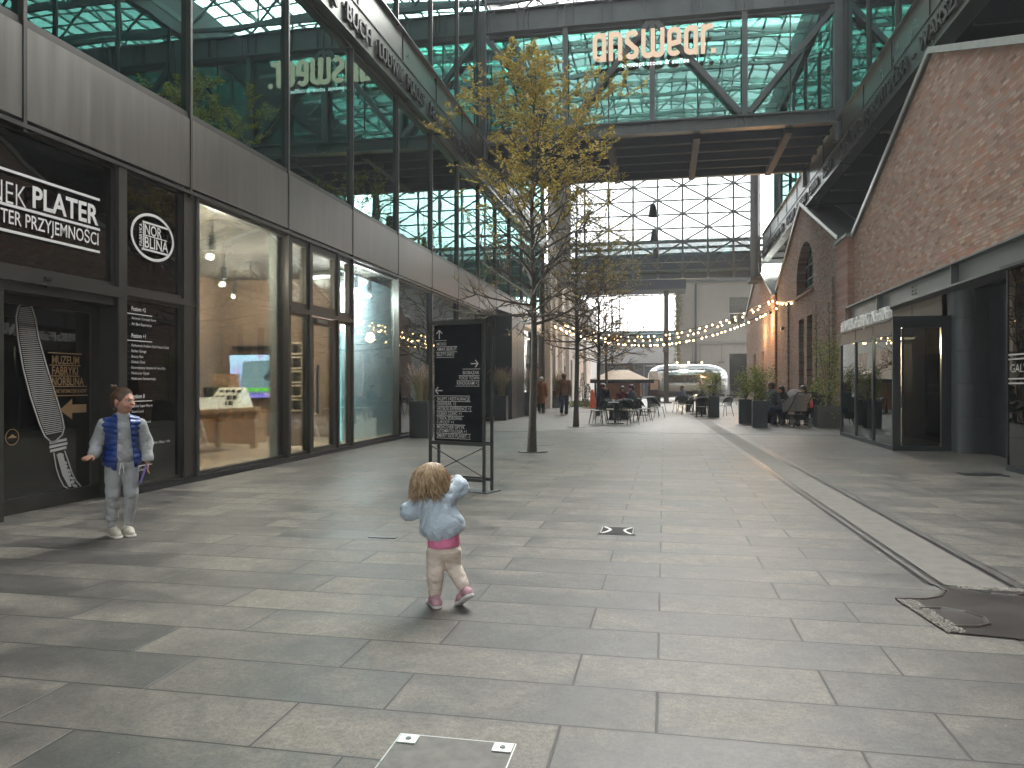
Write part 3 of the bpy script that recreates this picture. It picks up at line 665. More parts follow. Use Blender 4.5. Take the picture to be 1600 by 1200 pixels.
for x0, x1, lb_ in ((-6.9,-5.5,'thick grey column at the far end of the passage beside the pale building'), (4.85,5.35,'slim steel column at the far end beside the brick gables')):
    c = thing('column', lb_, 'column', ((x0+x1)/2,46.2,0), group=None)
    r = (x1-x0)/2; MB().lathe([(r,7.4),(r,16.5),(0,16.5)], ((x0+x1)/2,46.0,0), 24).build('shaft', M['steel_mid'] if r < .5 else simple('grey_concrete_column', (.22,.22,.205), .8, 0, .15, 3), c, smooth=True)
    MB().box(x0-.05,x1+.05,45.2,46.9,7.2,7.42).build('bearing', M['steel'], c)
MB_e = end_wall(-20, 'glazed gable behind the viewer', 7.5, 17.3, 8)
fc = thing('dimming_canopy', 'low glass canopy added to dim the far court beyond the gable', 'canopy', (0,65,10.6))  # canopy added to cut the daylight on the far ground
MB().box(-6.3,14,50.5,78,10.62,10.66).build('glass', glass('dimming_glass', (.66,.68,.68), (.6,.6,.6), .1, .3, 0), fc)
m = MB()
for i in range(12): m.box(-6.3,14,50.5+i*2.5,50.6+i*2.5,10.45,10.62)
m.build('rib', M['steel_mid'], fc)
# far dark slab link
t = thing('link_bridge', 'dark steel beam link crossing beyond the glazed gable', 'footbridge', (-6,55,8))
MB().box(-14,1.5,54.6,57.5,7.95,8.85).build('deck', simple('slate_deck', (.05,.065,.085), .5, .3), t)
MB().box(-14,1.5,54.55,54.6,8.82,8.9).box(-14,1.5,54.55,54.6,7.9,7.97).build('flange', M['steel_mid'], t)
# pendant lamps
def pendant(loc):
    t = thing('pendant_lamp', 'x', 'lamp', loc, group='black bell lamps hung in a row down the passage')
    MB().lathe([(.0,.52),(.11,.52),(.125,.49),(.21,.0),(.19,.0),(.11,.47),(0,.48)], n=20).build('lamp_shade', M['black'], t, smooth=True, local=True)
    MB().tube([(0,0,.52),(0,0,6.6)], .012, 5).build('cord', M['black'], t, local=True)
    MB().ball((0,0,.16), .07, 8, 6).build('bulb', simple('opal_bulb', (.7,.7,.66), .4), t, local=True)
    return t
p1 = pendant((-.47,33.6,8.55)); p1['label'] = 'topmost and largest of three black bell lamps hanging before the glazed gable'
T_ = tree_of(p1)
for y, l in ((38.6,'middle of three black bell lamps hanging before the glazed gable'), (43.8,'lowest and smallest of three black bell lamps hanging before the glazed gable')):
    c = copy_tree(T_); c.location = (-.47,y,8.45); c['label'] = l
# ================================================================== right side: brick gables
RX = 5.58
def gable(y0, y1, apex, eave, label, xw, mat, holes=[], zb=0.0, roof_to=13):
    b = thing('brick_building', label, 'building', (xw,(y0+y1)/2,0), group='brick gabled buildings'); ym = (y0+y1)/2
    loop = [(y0,zb),(y1,zb),(y1,eave),(ym,apex),(y0,eave)]
    MB().poly([loop]+holes, (xw,0,0), (0,1,0), (0,0,1), (.45,0,0)).build('wall', M[mat], b)
    ov = .06
    m = MB()
    for ya in (y0, y1):
        s = 1 if ya < ym else -1
        m.add([(xw-.07,ya-s*.02,eave+.02),(roof_to,ya-s*.02,eave+.02),(roof_to,ym,apex+.02),(xw-.07,ym,apex+.02),
               (xw-.07,ya-s*.02,eave+.09),(roof_to,ya-s*.02,eave+.09),(roof_to,ym,apex+.09),(xw-.07,ym,apex+.09)], [(0,1,2,3),(4,7,6,5),(0,4,5,1),(1,5,6,2),(2,6,7,3),(3,7,4,0)])
    r = m.build('roof', M['zinc'], b)
    m = MB()
    for ya in (y0, y1):
        m.bar((xw-.085,ya,eave+.075), (xw-.085,ym,apex+.075), .03, .13, up=(0,0,1))
    for q in range(1, 7):
        for ya in (y0, y1): xx = xw+q*1.1; m.bar((xx,ya,eave+.10), (xx,ym,apex+.10), .03, .04)
    m.build('verge', simple('bright_zinc', (.5,.5,.48), .4, .6), r)
    return b
def arch(y0, y1, zs, zt, z0, n=14):
    return [(y0,z0),(y1,z0)] + arc((y0+y1)/2, zs, (y1-y0)/2, zt-zs, 0, 180, n)
# nearest: its wall rides on a steel lintel
g1 = gable(10.85, 24.55, 8.36, 5.72, 'nearest brick gable carried on a long grey steel lintel', RX, 'brickA', zb=3.66)
g0 = gable(-6, 9.3, 8.36, 5.7, 'brick gable behind the viewer', RX, 'brickA')
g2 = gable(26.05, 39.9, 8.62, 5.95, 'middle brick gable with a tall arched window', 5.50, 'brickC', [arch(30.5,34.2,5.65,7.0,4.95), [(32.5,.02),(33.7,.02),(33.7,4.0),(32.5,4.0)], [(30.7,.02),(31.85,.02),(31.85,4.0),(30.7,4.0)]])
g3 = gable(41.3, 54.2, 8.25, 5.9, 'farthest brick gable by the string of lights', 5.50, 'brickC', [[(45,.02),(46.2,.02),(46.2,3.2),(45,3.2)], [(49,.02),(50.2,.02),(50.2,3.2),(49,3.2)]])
m = MB(); m.poly([arch(30.5,34.2,5.65,7.0,4.95)], (5.85,0,0), (0,1,0), (0,0,1), (.02,0,0)); w_ = m.build('arched_window', M['g_bridge'], g2)
m = MB()
for yy in (31.4,32.35,33.3): m.box(5.80,5.85,yy-.025,yy+.025,4.95,6.9)
for zz in (5.3,5.65,6.2): m.box(5.80,5.85,30.5,34.2,zz-.02,zz+.02)
m.poly([arc(32.35,5.65,.95,.95,0,180,16)+arc(32.35,5.65,.9,.9,180,0,16)], (5.8,0,0), (0,1,0), (0,0,1), (.04,0,0)); m.build('glazing_bar', M['steel_mid'], w_)
MB().box(5.40,5.6,30.35,34.35,4.86,4.96).build('sill', M['brickP'], g2)
MB().box(5.52,5.56,30.6,33.8,4.0,4.6).build('lintel', M['corten'], g2)
m = MB().box(5.9,6.0,30.6,33.8,0,4.0); m.build('tall_window', M['g_dark'], g2)
MB().box(5.43,5.50,36.2,38.6,1.0,5.0).build('blind_panel', M['brickC'], g2); MB().box(5.43,5.5,26.9,29.6,1.0,4.9).build('blind_panel', M['brickC'], g2)
for y0, y1, lb_, mt in ((24.57,26.03,'brickX','near'), (39.92,41.28,'brickX','far')):
    q = thing('brick_pillar', 'square red brick pillar with a stone cap between the %s' % ('nearest and middle gables' if mt == 'near' else 'middle and farthest gables'), 'pillar', (5.5,(y0+y1)/2,0), group='red brick pillars between gables')
    MB().box(5.40,5.95,y0,y1,0,5.78).build('shaft', M['brickX'], q)
    MB().box(5.33,6.0,y0-.08,y1+.08,5.78,5.87).build('cap', M['zinc'], q)
    MB().box(5.9,13,y0,y1,5.5,5.75).build('valley_gutter', M['zinc'], q)
# steel lintel and dark shopfront under the nearest gable
ln = MB(); ln.box(5.34,5.9,-2,24.75,3.20,3.235).box(5.34,5.9,-2,24.75,3.62,3.655).box(5.50,5.56,-2,24.75,3.235,3.62)
for yy in (24.7,21.2,16.0,11.0,6.0): ln.box(5.36,5.5,yy-.02,yy+.02,3.235,3.62)
ln.build('steel_lintel', M['steel_mid'], g1)
m = MB()
for yc in (18.6, 16.25):
    for a in (-.12, .12):
        for b in (-.08, .0, .08): m.lathe([(0,0),(.02,0),(.02,.02),(0,.02)], (5.49,yc+a,3.43+b), 6)
m.build('bolts', M['black'], g1)
m = MB().box(5.62,5.68,16.95,24.6,2.0,3.19).box(5.62,5.68,21.6,24.6,0,2.0); m.build('bronze_cladding', M['corten'], g1)
m = MB()
for yy in (19.2, 21.3, 23.4): m.box(5.61,5.625,yy-.008,yy+.008,2.0,3.19)
m.build('cladding_joint', M['black'], g1)
# curved dark corner
m = MB(); P = [(5.62,17.25)] + [(5.62+.38*(1-math.cos(R_(a))), 16.9-.38*math.sin(R_(a))*1.0) for a in range(0, 91, 10)] + [(6.35,16.5),(6.35,17.25)]
P = [(5.62,17.25),(5.62,16.62)] + [(5.62+.30*(1-math.cos(R_(a))), 16.62-.30*math.sin(R_(a))) for a in range(10, 91, 10)] + [(6.35,16.32),(6.35,17.25)]
m.poly([P], (0,0,0), (1,0,0), (0,1,0), (0,0,3.19)); m.build('curved_pier', simple('matt_anthracite', (.035,.042,.047), .62, 0, .1, 2), g1)
m = MB()
for zz in (.72,1.36,2.0,2.64):
    m.tube([(a+(-.004 if a < 5.9 else 0), b-(.004 if b < 16.6 else 0), zz) for a, b in P[1:-1]], .006, 4)
m.build('pier_joint', M['black'], g1)
MB().box(5.6,5.62,16.75,16.85,1.28,1.42).build('intercom', M['steel_mid'], g1)
MB().box(6.35,6.6,16.3,16.32,0,3.2).box(6.15,6.25,8,13.6,0,3.2).box(6.3,13,8,24.6,3.19,3.25).box(6.15,6.25,15.55,16.32,0,3.2).box(6.12,6.28,13.6,15.55,2.78,3.2).build('recess_wall', M['navy'], g1)
f = MB(); f.box(6.10,6.22,13.6,13.7,0,2.78).box(6.10,6.22,15.43,15.55,0,2.78).box(6.10,6.22,13.7,15.43,2.68,2.78).box(6.1,6.22,13.7,15.43,0,.12); f = f.build('door', M['anthracite'], g1)
MB().box(6.15,6.17,13.7,15.43,.12,2.68).build('pane', M['g_dark'], f)
m = MB()
for zz in (1.30,1.34,1.10,1.14): m.box(6.14,6.143,13.7,15.43,zz,zz+.012)
m.build('marking', simple('faint_print', (.25,.25,.24), .6), f)
MB().box(12,12.2,-8,55,0,8.4).build('rear_wall', M['dark_in'], g1)
MB().box(5.75,12,24.6,24.7,0,5.6).box(6.25,12,8.0,8.1,0,3.2).build('inner_wall', M['mid_in'], g1)
MB().box(6.2,12,8.2,24.5,.0,.02).build('inner_floor', M['dark_in'], g1)
# upper hall above the gables
ub = thing('upper_hall', 'dark steel and green glass upper storey hanging over the brick gables', 'building', (8,20,8.4))
fa = MB().box(RX-.02,RX+.3,-11,46.3,8.44,9.16).box(RX,RX+.3,-11,46.3,9.19,9.9).box(RX-.07,RX+.3,-11,46.3,8.40,8.44).box(RX-.1,RX+.3,-11,46.3,9.895,9.925).build('fascia', M['fascia'], ub)
m = MB().box(RX-.045,RX+.3,-11,46.3,9.16,9.19)
for y in [6.67+2.79*k for k in range(-6, 15)]: m.box(RX-.023,RX+.01,y-.004,y+.004,8.46,9.88)
m.build('fascia_joint', M['black'], fa)
tm = MB()
for s, y0, y1 in (('WARSZAWA', 18.35, 14.6), ('-', 18.85, 18.6), ('NORBLIN I SPÓŁKA', 23.0, 19.15), ('KAROL T.', 26.2, 23.4), ('ADAM', 28.8, 27.4), ('LEWIN', 31.4, 29.7), ('EDWARD', 34.2, 32.0), ('LUCJAN', 37.0, 34.9), ('MIR', 38.9, 37.9), ('GALWAN', 41.2, 39.3), ('PLATER', 43.2, 41.6), ('FABRYKA', 45.9, 43.7)):
    put_text(tm, s, (RX-.065, y0, 8.62), (0,-1,0), (0,0,1), .36, abs(y0-y1), bold=.012, ext=.055)
tm.build('lettering', M['letter_dark'], fa)
MB().box(RX+.3,13,-11,46.5,8.40,8.5).build('soffit', M['soffit'], ub)
m = MB()
for i in range(26): m.box(RX+.35,12,-10+i*.0+i*2.2,-9.93+i*2.2,8.34,8.40)
m.build('soffit_rib', M['steel'], ub)
for k in range(len(YK)):
    a, b = YK[k]+.02, YK[k]+2.77
    f = MB(); f.box(RX+.08,RX+.22,a-.04,a+.015,9.92,15.3).box(RX+.1,RX+.2,a,b,15.2,15.3)
    f = f.build('window', M['frame'], ub); MB().box(RX+.15,RX+.165,a,b,9.92,15.2).build('pane', M['g_up'], f)
m = MB()
for k in range(0, len(YK)-1, 2): m.bar((RX+.4,YK[k],10.0),(RX+.4,YK[k+1],15.2),.18,.18); m.bar((RX+.4,YK[k+1],15.2),(RX+.4,YK[k+1]+2.79,10.0),.18,.18)
m.build('brace', M['steel'], ub)
MB().box(10.5,10.7,-11,46,9.9,15.4).build('rear_wall', M['mid_in'], ub); MB().box(RX,11,-11,46.2,15.4,15.6).build('roof', M['zinc'], ub)
# ================================================================== far buildings
wb = thing('pale_building', 'pale rendered building with posters beyond the glass shops', 'building', (-6.4,55,0))
MB().box(-14,-6.35,41.5,74,0,8.0).build('wall', M['whitewall'], wb)
wp_ = simple('white_pilaster', (.6,.57,.53), .8)
for y in (42.0,44.0,47,50.5,56,62): MB().box(-6.35,-6.1,y-.35,y+.35,0,7.6).build('pilaster', wp_, wb)
for y in (43,48.7,53): 
    f = MB().box(-6.36,-6.3,y-.55,y+.55,0,3.0).build('doorway', M['dark_in'], wb)
pm_ = simple('faded_mural', (.6,.45,.35), .8, 0, .5, 1.2)
MB().box(-6.35,-6.32,57,61,.6,3.8).box(-6.35,-6.32,64,67,.6,3.8).build('poster', pm_, wb)
MB().box(-6.34,-6.28,49.3,49.8,2.0,2.5).build('notice', M['black'], wb)
cb = thing('cross_building', 'grey far building with a dark ground floor and strip windows closing the view', 'building', (-2,78,0))
MB().box(-14,1.2,78,84,3.45,5.05).build('band', simple('pale_grey_band', (.36,.37,.38), .7), cb)
MB().box(-14,1.2,78.6,84,0,3.45).build('ground_floor', simple('charcoal_ground_floor', (.05,.055,.06), .6, .1, .3, 1), cb)
m = MB()
for i in range(9): m.box(-7+i*1.0-.06,-7+i*1.0+.06,78.5,78.6,0,3.4)
m.build('shutter_post', M['steel_mid'], cb)
MB().box(-14,1.2,78.2,84,5.05,6.5).build('strip_window', M['g_clear'], cb)
MB().box(-14,1.2,79,84,5.1,6.4).build('rooms', simple('pale_rooms', (.25,.35,.36), .7, 0, .4, 1), cb)
tm = MB(); put_text(tm, '1. DOROSZEWSKI  12-14', (-1.95,78.55,3.12), (1,0,0), (0,0,1), .16, 2.3, bold=.01); tm.build('lettering', M['white'], cb)
m = MB().box(-14,1.2,78.3,78.5,6.5,6.7)
for i in range(15): m.box(-10+i*.8-.05,-10+i*.8+.05,78.3,78.5,6.7,11.5)
m.box(-14,1.2,78.3,78.5,10.2,10.32); m.build('glazing_post', M['steel_mid'], cb)
bb = thing('beige_building', 'beige rendered building with a square door and window behind the silver trailer', 'building', (6,72,0))
MB().poly([[(1.15,0),(14,0),(14,10.9),(1.15,10.9)], [(5.8,6.8),(8.6,6.8),(8.6,9.2),(5.8,9.2)], [(5.8,.05),(8.2,.05),(8.2,4.1),(5.8,4.1)]], (0,72,0), (1,0,0), (0,0,1), (0,.4,0)).build('wall', M['beige'], bb)
MB().box(1.05,14,71.85,72.0,5.0,5.25).box(1.05,14,71.8,72.1,10.6,10.95).build('cornice', simple('grey_cornice', (.33,.32,.30), .8), bb)
w_ = MB().box(5.8,8.6,72.2,72.25,6.8,9.2).build('window', M['g_dark'], bb)
m = MB().box(5.8,8.6,72.15,72.2,7.7,7.78)
for i in range(5): m.box(5.8+i*.65,5.85+i*.65,72.15,72.2,6.8,7.7)
m.build('glazing_bar', M['white'], w_)
MB().box(5.8,8.2,72.3,72.35,0,4.1).build('door', M['g_dark'], bb)
MB().tube([(2.83,71.9,.1),(2.83,71.9,10.5)], .09, 8).build('drainpipe', simple('grey_pipe', (.12,.13,.14), .5, .3), bb)
for xx in (2.55,3.2,5.1): MB().lathe([(0,0),(.3,0),(.3,.06),(0,.08)], (xx,71.6,3.3), 16).tube([(xx,71.6,3.35),(xx,71.6,4.9)], .015, 5).build('wall_lamp', M['black'], bb)
# ================================================================== plants
def leaf_mat(name, stops, trans=.35):
    N = NT(name); ri = N.n('ShaderNodeNewGeometry').outputs['Random Per Island']
    c = N.ramp(ri, stops)
    d = N.n('ShaderNodeBsdfPrincipled'); N.L(c, d.inputs['Base Color']); d.inputs['Roughness'].default_value = .5
    t = N.n('ShaderNodeBsdfTranslucent'); N.L(c, t.inputs[0]); m = N.n('ShaderNodeMixShader'); m.inputs[0].default_value = trans
    N.L(d.outputs[0], m.inputs[1]); N.L(t.outputs[0], m.inputs[2]); N.L(m.outputs[0], N.out.inputs[0]); return N.m
M['leaf_y'] = leaf_mat('autumn_leaf', [(0,(.14,.13,.03)),(.3,(.34,.30,.06)),(.55,(.50,.40,.08)),(.8,(.64,.48,.12)),(1,(.46,.28,.08))])
M['leaf_o'] = leaf_mat('olive_leaf', [(0,(.10,.08,.025)),(.5,(.30,.19,.045)),(1,(.52,.32,.08))])
M['leaf_g'] = leaf_mat('bush_leaf', [(0,(.07,.10,.025)),(.4,(.17,.22,.045)),(.8,(.34,.38,.08)),(1,(.50,.46,.14))])
M['bark'] = simple('grey_bark', (.072,.062,.050), .85, 0, .3, 18, .8, 60)
M['plume'] = leaf_mat('pink_grass_plume', [(0,(.20,.13,.10)),(.5,(.38,.22,.19)),(1,(.50,.34,.28))])
M['blade'] = leaf_mat('straw_grass_blade', [(0,(.12,.11,.05)),(.5,(.26,.22,.11)),(1,(.38,.31,.18))])
def leafquad(mb, p, d, l, w, rnd):
    d = d.normalized(); s = d.cross(Vector((rnd.uniform(-1,1), rnd.uniform(-1,1), rnd.uniform(.3,1)))).normalized()*w*.5; m_ = p+d*l*.5
    n = d.cross(s).normalized()*w*.18
    mb.add([p, m_+s-n, p+d*l, m_-s-n], [(0,1,2,3)])
def make_tree(label, loc, h, fork, spread, seed, dens_top, dens_low, twig=1.0, r0=.082, top_full=.5, leaf=.062):
    rnd = random.Random(seed); t = thing('street_tree', label, 'tree', loc, group='slim autumn trees in a row')
    tk = MB(); pts = []; n = 14
    for i in range(n+1):
        z_ = h*i/n; pts.append((.02*math.sin(z_*1.3+seed), .02*math.cos(z_*1.1+seed*2), z_))
    tk.tube(pts, [max(.006, r0*(1.25 if i == 0 else 1)*(1-.92*i/n)) for i in range(n+1)], 9)
    lim = MB(); top = MB(); low = MB()
    nb = int(74*twig)
    def grow(p, d, L, r, depth):
        k = 5; q = [p]; dd = d.normalized()
        for i in range(k):
            dd = (dd + Vector((rnd.gauss(0,.10), rnd.gauss(0,.10), rnd.gauss(.03,.06)))).normalized(); q.append(q[-1]+dd*(L/k))
        lim.tube(q, [r*(1-.75*i/k) for i in range(k+1)], 4 if depth else 5, cap=False)
        if depth < 2:
            m_ = rnd.randint(5, 8) if depth == 0 else rnd.randint(3, 5)
            for j in range(m_):
                f = rnd.uniform(.22, .98); i0 = min(k-1, int(f*k)); b = q[i0].lerp(q[i0+1], f*k-i0); dv = (q[i0+1]-q[i0]).normalized()
                sd = dv.cross(Vector((rnd.uniform(-1,1), rnd.uniform(-1,1), rnd.uniform(-.4,1)))).normalized()
                grow(b, dv*.75+sd*.75, L*rnd.uniform(.30,.50)*(1.1-f*.45), r*.5, depth+1)
        if depth >= 1:
            zr = q[-1].z/h; full = zr > top_full+rnd.uniform(-.08,.08)
            nl = int(L*(dens_top if full else dens_low)*rnd.uniform(.4,1.6)+rnd.random())
            for j in range(nl):
                f = rnd.uniform(.1,1); i0 = min(k-1, int(f*k)); b = q[i0].lerp(q[i0+1], f*k-i0); dv = (q[i0+1]-q[i0])
                a = rnd.uniform(0, 6.28); side = Vector((math.cos(a), math.sin(a), rnd.uniform(-.25,.35)))
                leafquad(top if full else low, b, dv.normalized()*.5+side, leaf*rnd.uniform(.7,1.25), leaf*.52*rnd.uniform(.8,1.2), rnd)
    for i in range(nb):
        f = (i+.5)/nb; z_ = fork+(h*.985-fork)*f**1.12; a = i*2.4+rnd.uniform(-.4,.4)
        el = R_(24+16*f+rnd.uniform(-14,14)) if f > .12 else R_(rnd.uniform(-4,26))
        L = spread*(1.0-.50*f)*rnd.uniform(.55,1.12)
        if f > .35: L *= 1+.60*math.sin((f-.35)/.65*3.14)
        if f > .78: L *= .72
        grow(Vector((0,0,z_)), Vector((math.cos(a)*math.cos(el), math.sin(a)*math.cos(el), math.sin(el))), L, .030*(1-.75*f)*r0/.08, 0)
    tk.build('trunk', M['bark'], t, smooth=True, local=True); lim.build('limb', M['bark'], t, local=True)
    c = top.build('crown', M['leaf_y'], t, local=True)
    if low.v: low.build('sparse_leaves', M['leaf_o'], c, local=True)
    MB().lathe([(.0,.012),(.30,.012),(.30,.0)], n=20).build('base_grate', M['black'], t, local=True)
    return t
make_tree('nearest slim tree in front of the bridge with yellow leaves at the top', (-2.56,15.07,0), 7.85, 2.5, 1.95, 5, 58, 2.6, .96, .084, .645, .068)
make_tree('second slim tree in the row with olive brown leaves', (-2.70,24.1,0), 8.2, 2.35, 2.1, 11, 24, 9, .78, .085, .62, .07)
make_tree('third slim tree in the row behind the dark green chairs', (-2.72,32.6,0), 8.0, 2.2, 2.4, 23, 12, 12, .62, .09, .7, .075)
make_tree('farthest slim tree in the row by the hanging hook', (-3.1,42,0), 7.4, 2.3, 2.6, 31, 12, 12, .58, .10, .7, .08)
def bush(mb, stem, c, r, n, rnd, leaf=.07):
    c = Vector(c); blobs = [c+Vector((rnd.gauss(0,r[0]*.42), rnd.gauss(0,r[1]*.42), rnd.uniform(-.8,.8)*r[2])) for _ in range(16)]
    for b in blobs: stem.tube([(c.x,c.y,c.z-r[2]*1.1), ((b.x+c.x)/2,(b.y+c.y)/2,(b.z+c.z-r[2])/2), tuple(b)], [.012,.008,.004], 4, cap=False)
    for i in range(n):
        b = rnd.choice(blobs); p = b+Vector((rnd.gauss(0,r[0]*.30), rnd.gauss(0,r[1]*.30), rnd.gauss(0,r[2]*.24)))
        leafquad(mb, p, Vector((rnd.uniform(-1,1), rnd.uniform(-1,1), rnd.uniform(-.6,.9))), leaf*rnd.uniform(.7,1.3), leaf*.5, rnd)
def planter(loc, label, w_, d_, h_, kind, hgt=.9, rad=.34, seed=1, n=900, mat='anthracite', group='planters', bare=0):
    rnd = random.Random(seed); t = thing('planter', label, 'planter', loc, group=group)
    b = MB(); b.poly([[(-w_/2,-d_/2),(w_/2,-d_/2),(w_/2,d_/2),(-w_/2,d_/2)],[(-w_/2+.03,-d_/2+.03),(w_/2-.03,-d_/2+.03),(w_/2-.03,d_/2-.03),(-w_/2+.03,d_/2-.03)]], (0,0,0), (1,0,0), (0,1,0), (0,0,h_))
    b.build('box', M[mat], t, local=True, bevel=.006)
    MB().box(-w_/2+.02,w_/2-.02,-d_/2+.02,d_/2-.02,.1,h_-.06).build('soil', simple('soil%d' % seed, (.04,.03,.02), .95, 0, .4, 30), t, local=True)
    if kind == 'grass':
        bl = MB(); pl = MB()
        for i in range(330):
            a = rnd.uniform(0,6.28); r = rnd.uniform(0,w_*.35); ln = hgt*rnd.uniform(.55,1.0); lean = rnd.uniform(.08,.50); bx, by = r*math.cos(a), r*math.sin(a)
            P = [Vector((bx+math.cos(a)*lean*ln*q*q*.9, by+math.sin(a)*lean*ln*q*q*.9, h_-.08+ln*(q-.15*lean*q*q))) for q in (0,.35,.7,1)]
            s = Vector((-math.sin(a), math.cos(a), 0))*.0045
            for q in range(3): bl.add([P[q]-s, P[q]+s, P[q+1]+s*.7, P[q+1]-s*.7], [(0,1,2,3)])
            if i % 3 == 0:
                dv = (P[3]-P[2]).normalized()
                for j in range(9):
                    leafquad(pl, P[3]+dv*(j*.018-.05), dv+Vector((rnd.gauss(0,.45), rnd.gauss(0,.45), rnd.gauss(0,.3))), .05, .014, rnd)
        g_ = bl.build('grass_blades', M['blade'], t, local=True); pl.build('plume', M['plume'], g_, local=True)
    else:
        lf = MB(); sm_ = MB(); bush(lf, sm_, (0,0,h_+hgt*.5), (rad, rad, hgt*.5), n, rnd, .065)
        if bare:
            sm_.tube([(0,0,h_),(.02,0,h_+bare*.5),(0,.02,h_+bare)], [.022,.014,.005], 6)
            for i in range(34):
                z_ = h_+bare*rnd.uniform(.25,.97); a = rnd.uniform(0,6.28); L = rnd.uniform(.25,.55)*(1.25-z_/(h_+bare)*.7)
                e = Vector((math.cos(a)*L*.6, math.sin(a)*L*.6, z_+L*.85)); sm_.tube([(0,0,z_), (e.x*.4,e.y*.4,z_+L*.3), tuple(e)], [.008,.005,.002], 4, cap=False)
                for q in range(5):
                    f = rnd.uniform(.3,1); p = Vector((0,0,z_)).lerp(e, f)
                    leafquad(lf, p, Vector((rnd.uniform(-1,1),rnd.uniform(-1,1),rnd.uniform(-.3,1))), .05, .024, rnd)
        sm_.build('stems', M['bark'], t, local=True); lf.build('foliage', M['leaf_g'], t, local=True)
    return t
GP = 'dark planters with plumed grass along the glass front'
planter((-6.0,18.55,0), 'black planter of pink plumed grass just behind the direction signboard', .48, .48, .93, 'grass', .95, seed=2, mat='black', group=GP)
planter((-5.95,28.0,0), 'black planter of plumed grass before the black portal, past the signboard', .44, .44, .92, 'grass', 1.1, seed=4, mat='black', group=GP)
planter((-5.62,32.4,0), 'dark planter of plumed grass at the far side of the black portal', .44, .44, 1.0, 'grass', 1.1, seed=6, mat='black', group=GP)
planter((-6.0,43.6,0), 'dark planter of plumed grass by the pale building behind the two walkers', .6, .5, .95, 'grass', 1.2, seed=8, mat='black', group=GP)
BP = 'anthracite planters of bushes around the terrace'
planter((2.93,25.1,0), 'grey planter with a bright bush, nearest to the concrete strip', .44, .44, .83, 'bush', 1.0, .32, 11, 1500, group=BP)
planter((2.72,27.2,0), 'grey planter with a bush standing right behind the nearest bush planter', .42, .42, .83, 'bush', 1.1, .34, 12, 1100, group=BP)
planter((1.98,32.2,0), 'grey planter with a bush between the two rows of terrace tables', .42, .42, .86, 'bush', 1.05, .42, 13, 1100, group=BP)
planter((1.75,37.5,0), 'grey planter with a bush beside the farthest terrace tables', .42, .42, .86, 'bush', 1.25, .5, 14, 1000, group=BP)
planter((3.9,33.4,0), 'planter with a rounded bush behind the seated men in puffer coats', .5, .5, .9, 'bush', 1.1, .42, 15, 900, group=BP)
planter((5.1,27.8,0), 'tall grey planter with a thin bare tree behind the smiling woman', .5, .5, .98, 'bush', .5, .25, 16, 500, group=BP, bare=3.2)
planter((5.02,25.3,0), 'wide low anthracite planter with a tall leafy bush beside the glass vestibule', .78, .6, .68, 'bush', 2.1, .42, 17, 2300, group=BP, bare=3.2)
# ivy on the pale corner
rnd = random.Random(77); lf = MB(); stm = MB(); stm.tube([(1.25,71.4,0),(1.2,71.5,4),(1.25,71.4,9.5)], .06, 5)
for i in range(2600):
    z_ = rnd.uniform(.3,9.6); leafquad(lf, Vector((1.2+rnd.gauss(0,.17+.05*math.sin(z_)),71.3+rnd.uniform(-.2,.1),z_)), Vector((rnd.uniform(-1,1),-.4,rnd.uniform(-1,.5))), .16, .11, rnd)
t = thing('climbing_plant', 'pale creeper climbing the corner of the beige building behind the silver trailer', 'climbing plant', (1.2,71.4,0))
stm.build('stem', M['bark'], t); lf.build('foliage', leaf_mat('pale_creeper_leaf', [(0,(.20,.19,.09)),(1,(.48,.44,.28))]), t)
# small cone evergreens by the pale wall
def cone_tree(loc, h, seed, label):
    rnd = random.Random(seed); t = thing('cone_shrub', label, 'shrub', loc, group='small dark evergreens by the pale wall'); lf = MB(); s = MB(); s.tube([(0,0,0),(0,0,h)], [.03,.005], 5)
    for i in range(700):
        z_ = h*rnd.random()**1.2; r = (1-z_/h)*.30*(.5+.5*abs(math.sin(z_*9))); a = rnd.uniform(0,6.28)
        leafquad(lf, Vector((r*math.cos(a), r*math.sin(a), z_+.1)), Vector((math.cos(a), math.sin(a), .2)), .09, .04, rnd)
    s.build('stem', M['bark'], t, local=True); lf.build('foliage', leaf_mat('dark_needles%d' % seed, [(0,(.012,.02,.012)),(1,(.05,.07,.035))]), t, local=True)
cone_tree((-4.75,45.5,.15), 1.75, 1, 'taller thin dark evergreen by the pale wall'); cone_tree((-4.35,44.8,.15), 1.1, 2, 'shorter squat dark evergreen by the pale wall')
rnd = random.Random(9); lf = MB()
for i in range(1500): leafquad(lf, Vector((rnd.uniform(-5.4,-4.1), rnd.uniform(44.2,46), rnd.uniform(0,.32))), Vector((rnd.uniform(-1,1),rnd.uniform(-1,1),rnd.random())), .1, .05, rnd)
tag(lf.build('ground_cover', M['leaf_g']), 'low green planting at the feet of the evergreens', 'ground cover', kind='stuff')
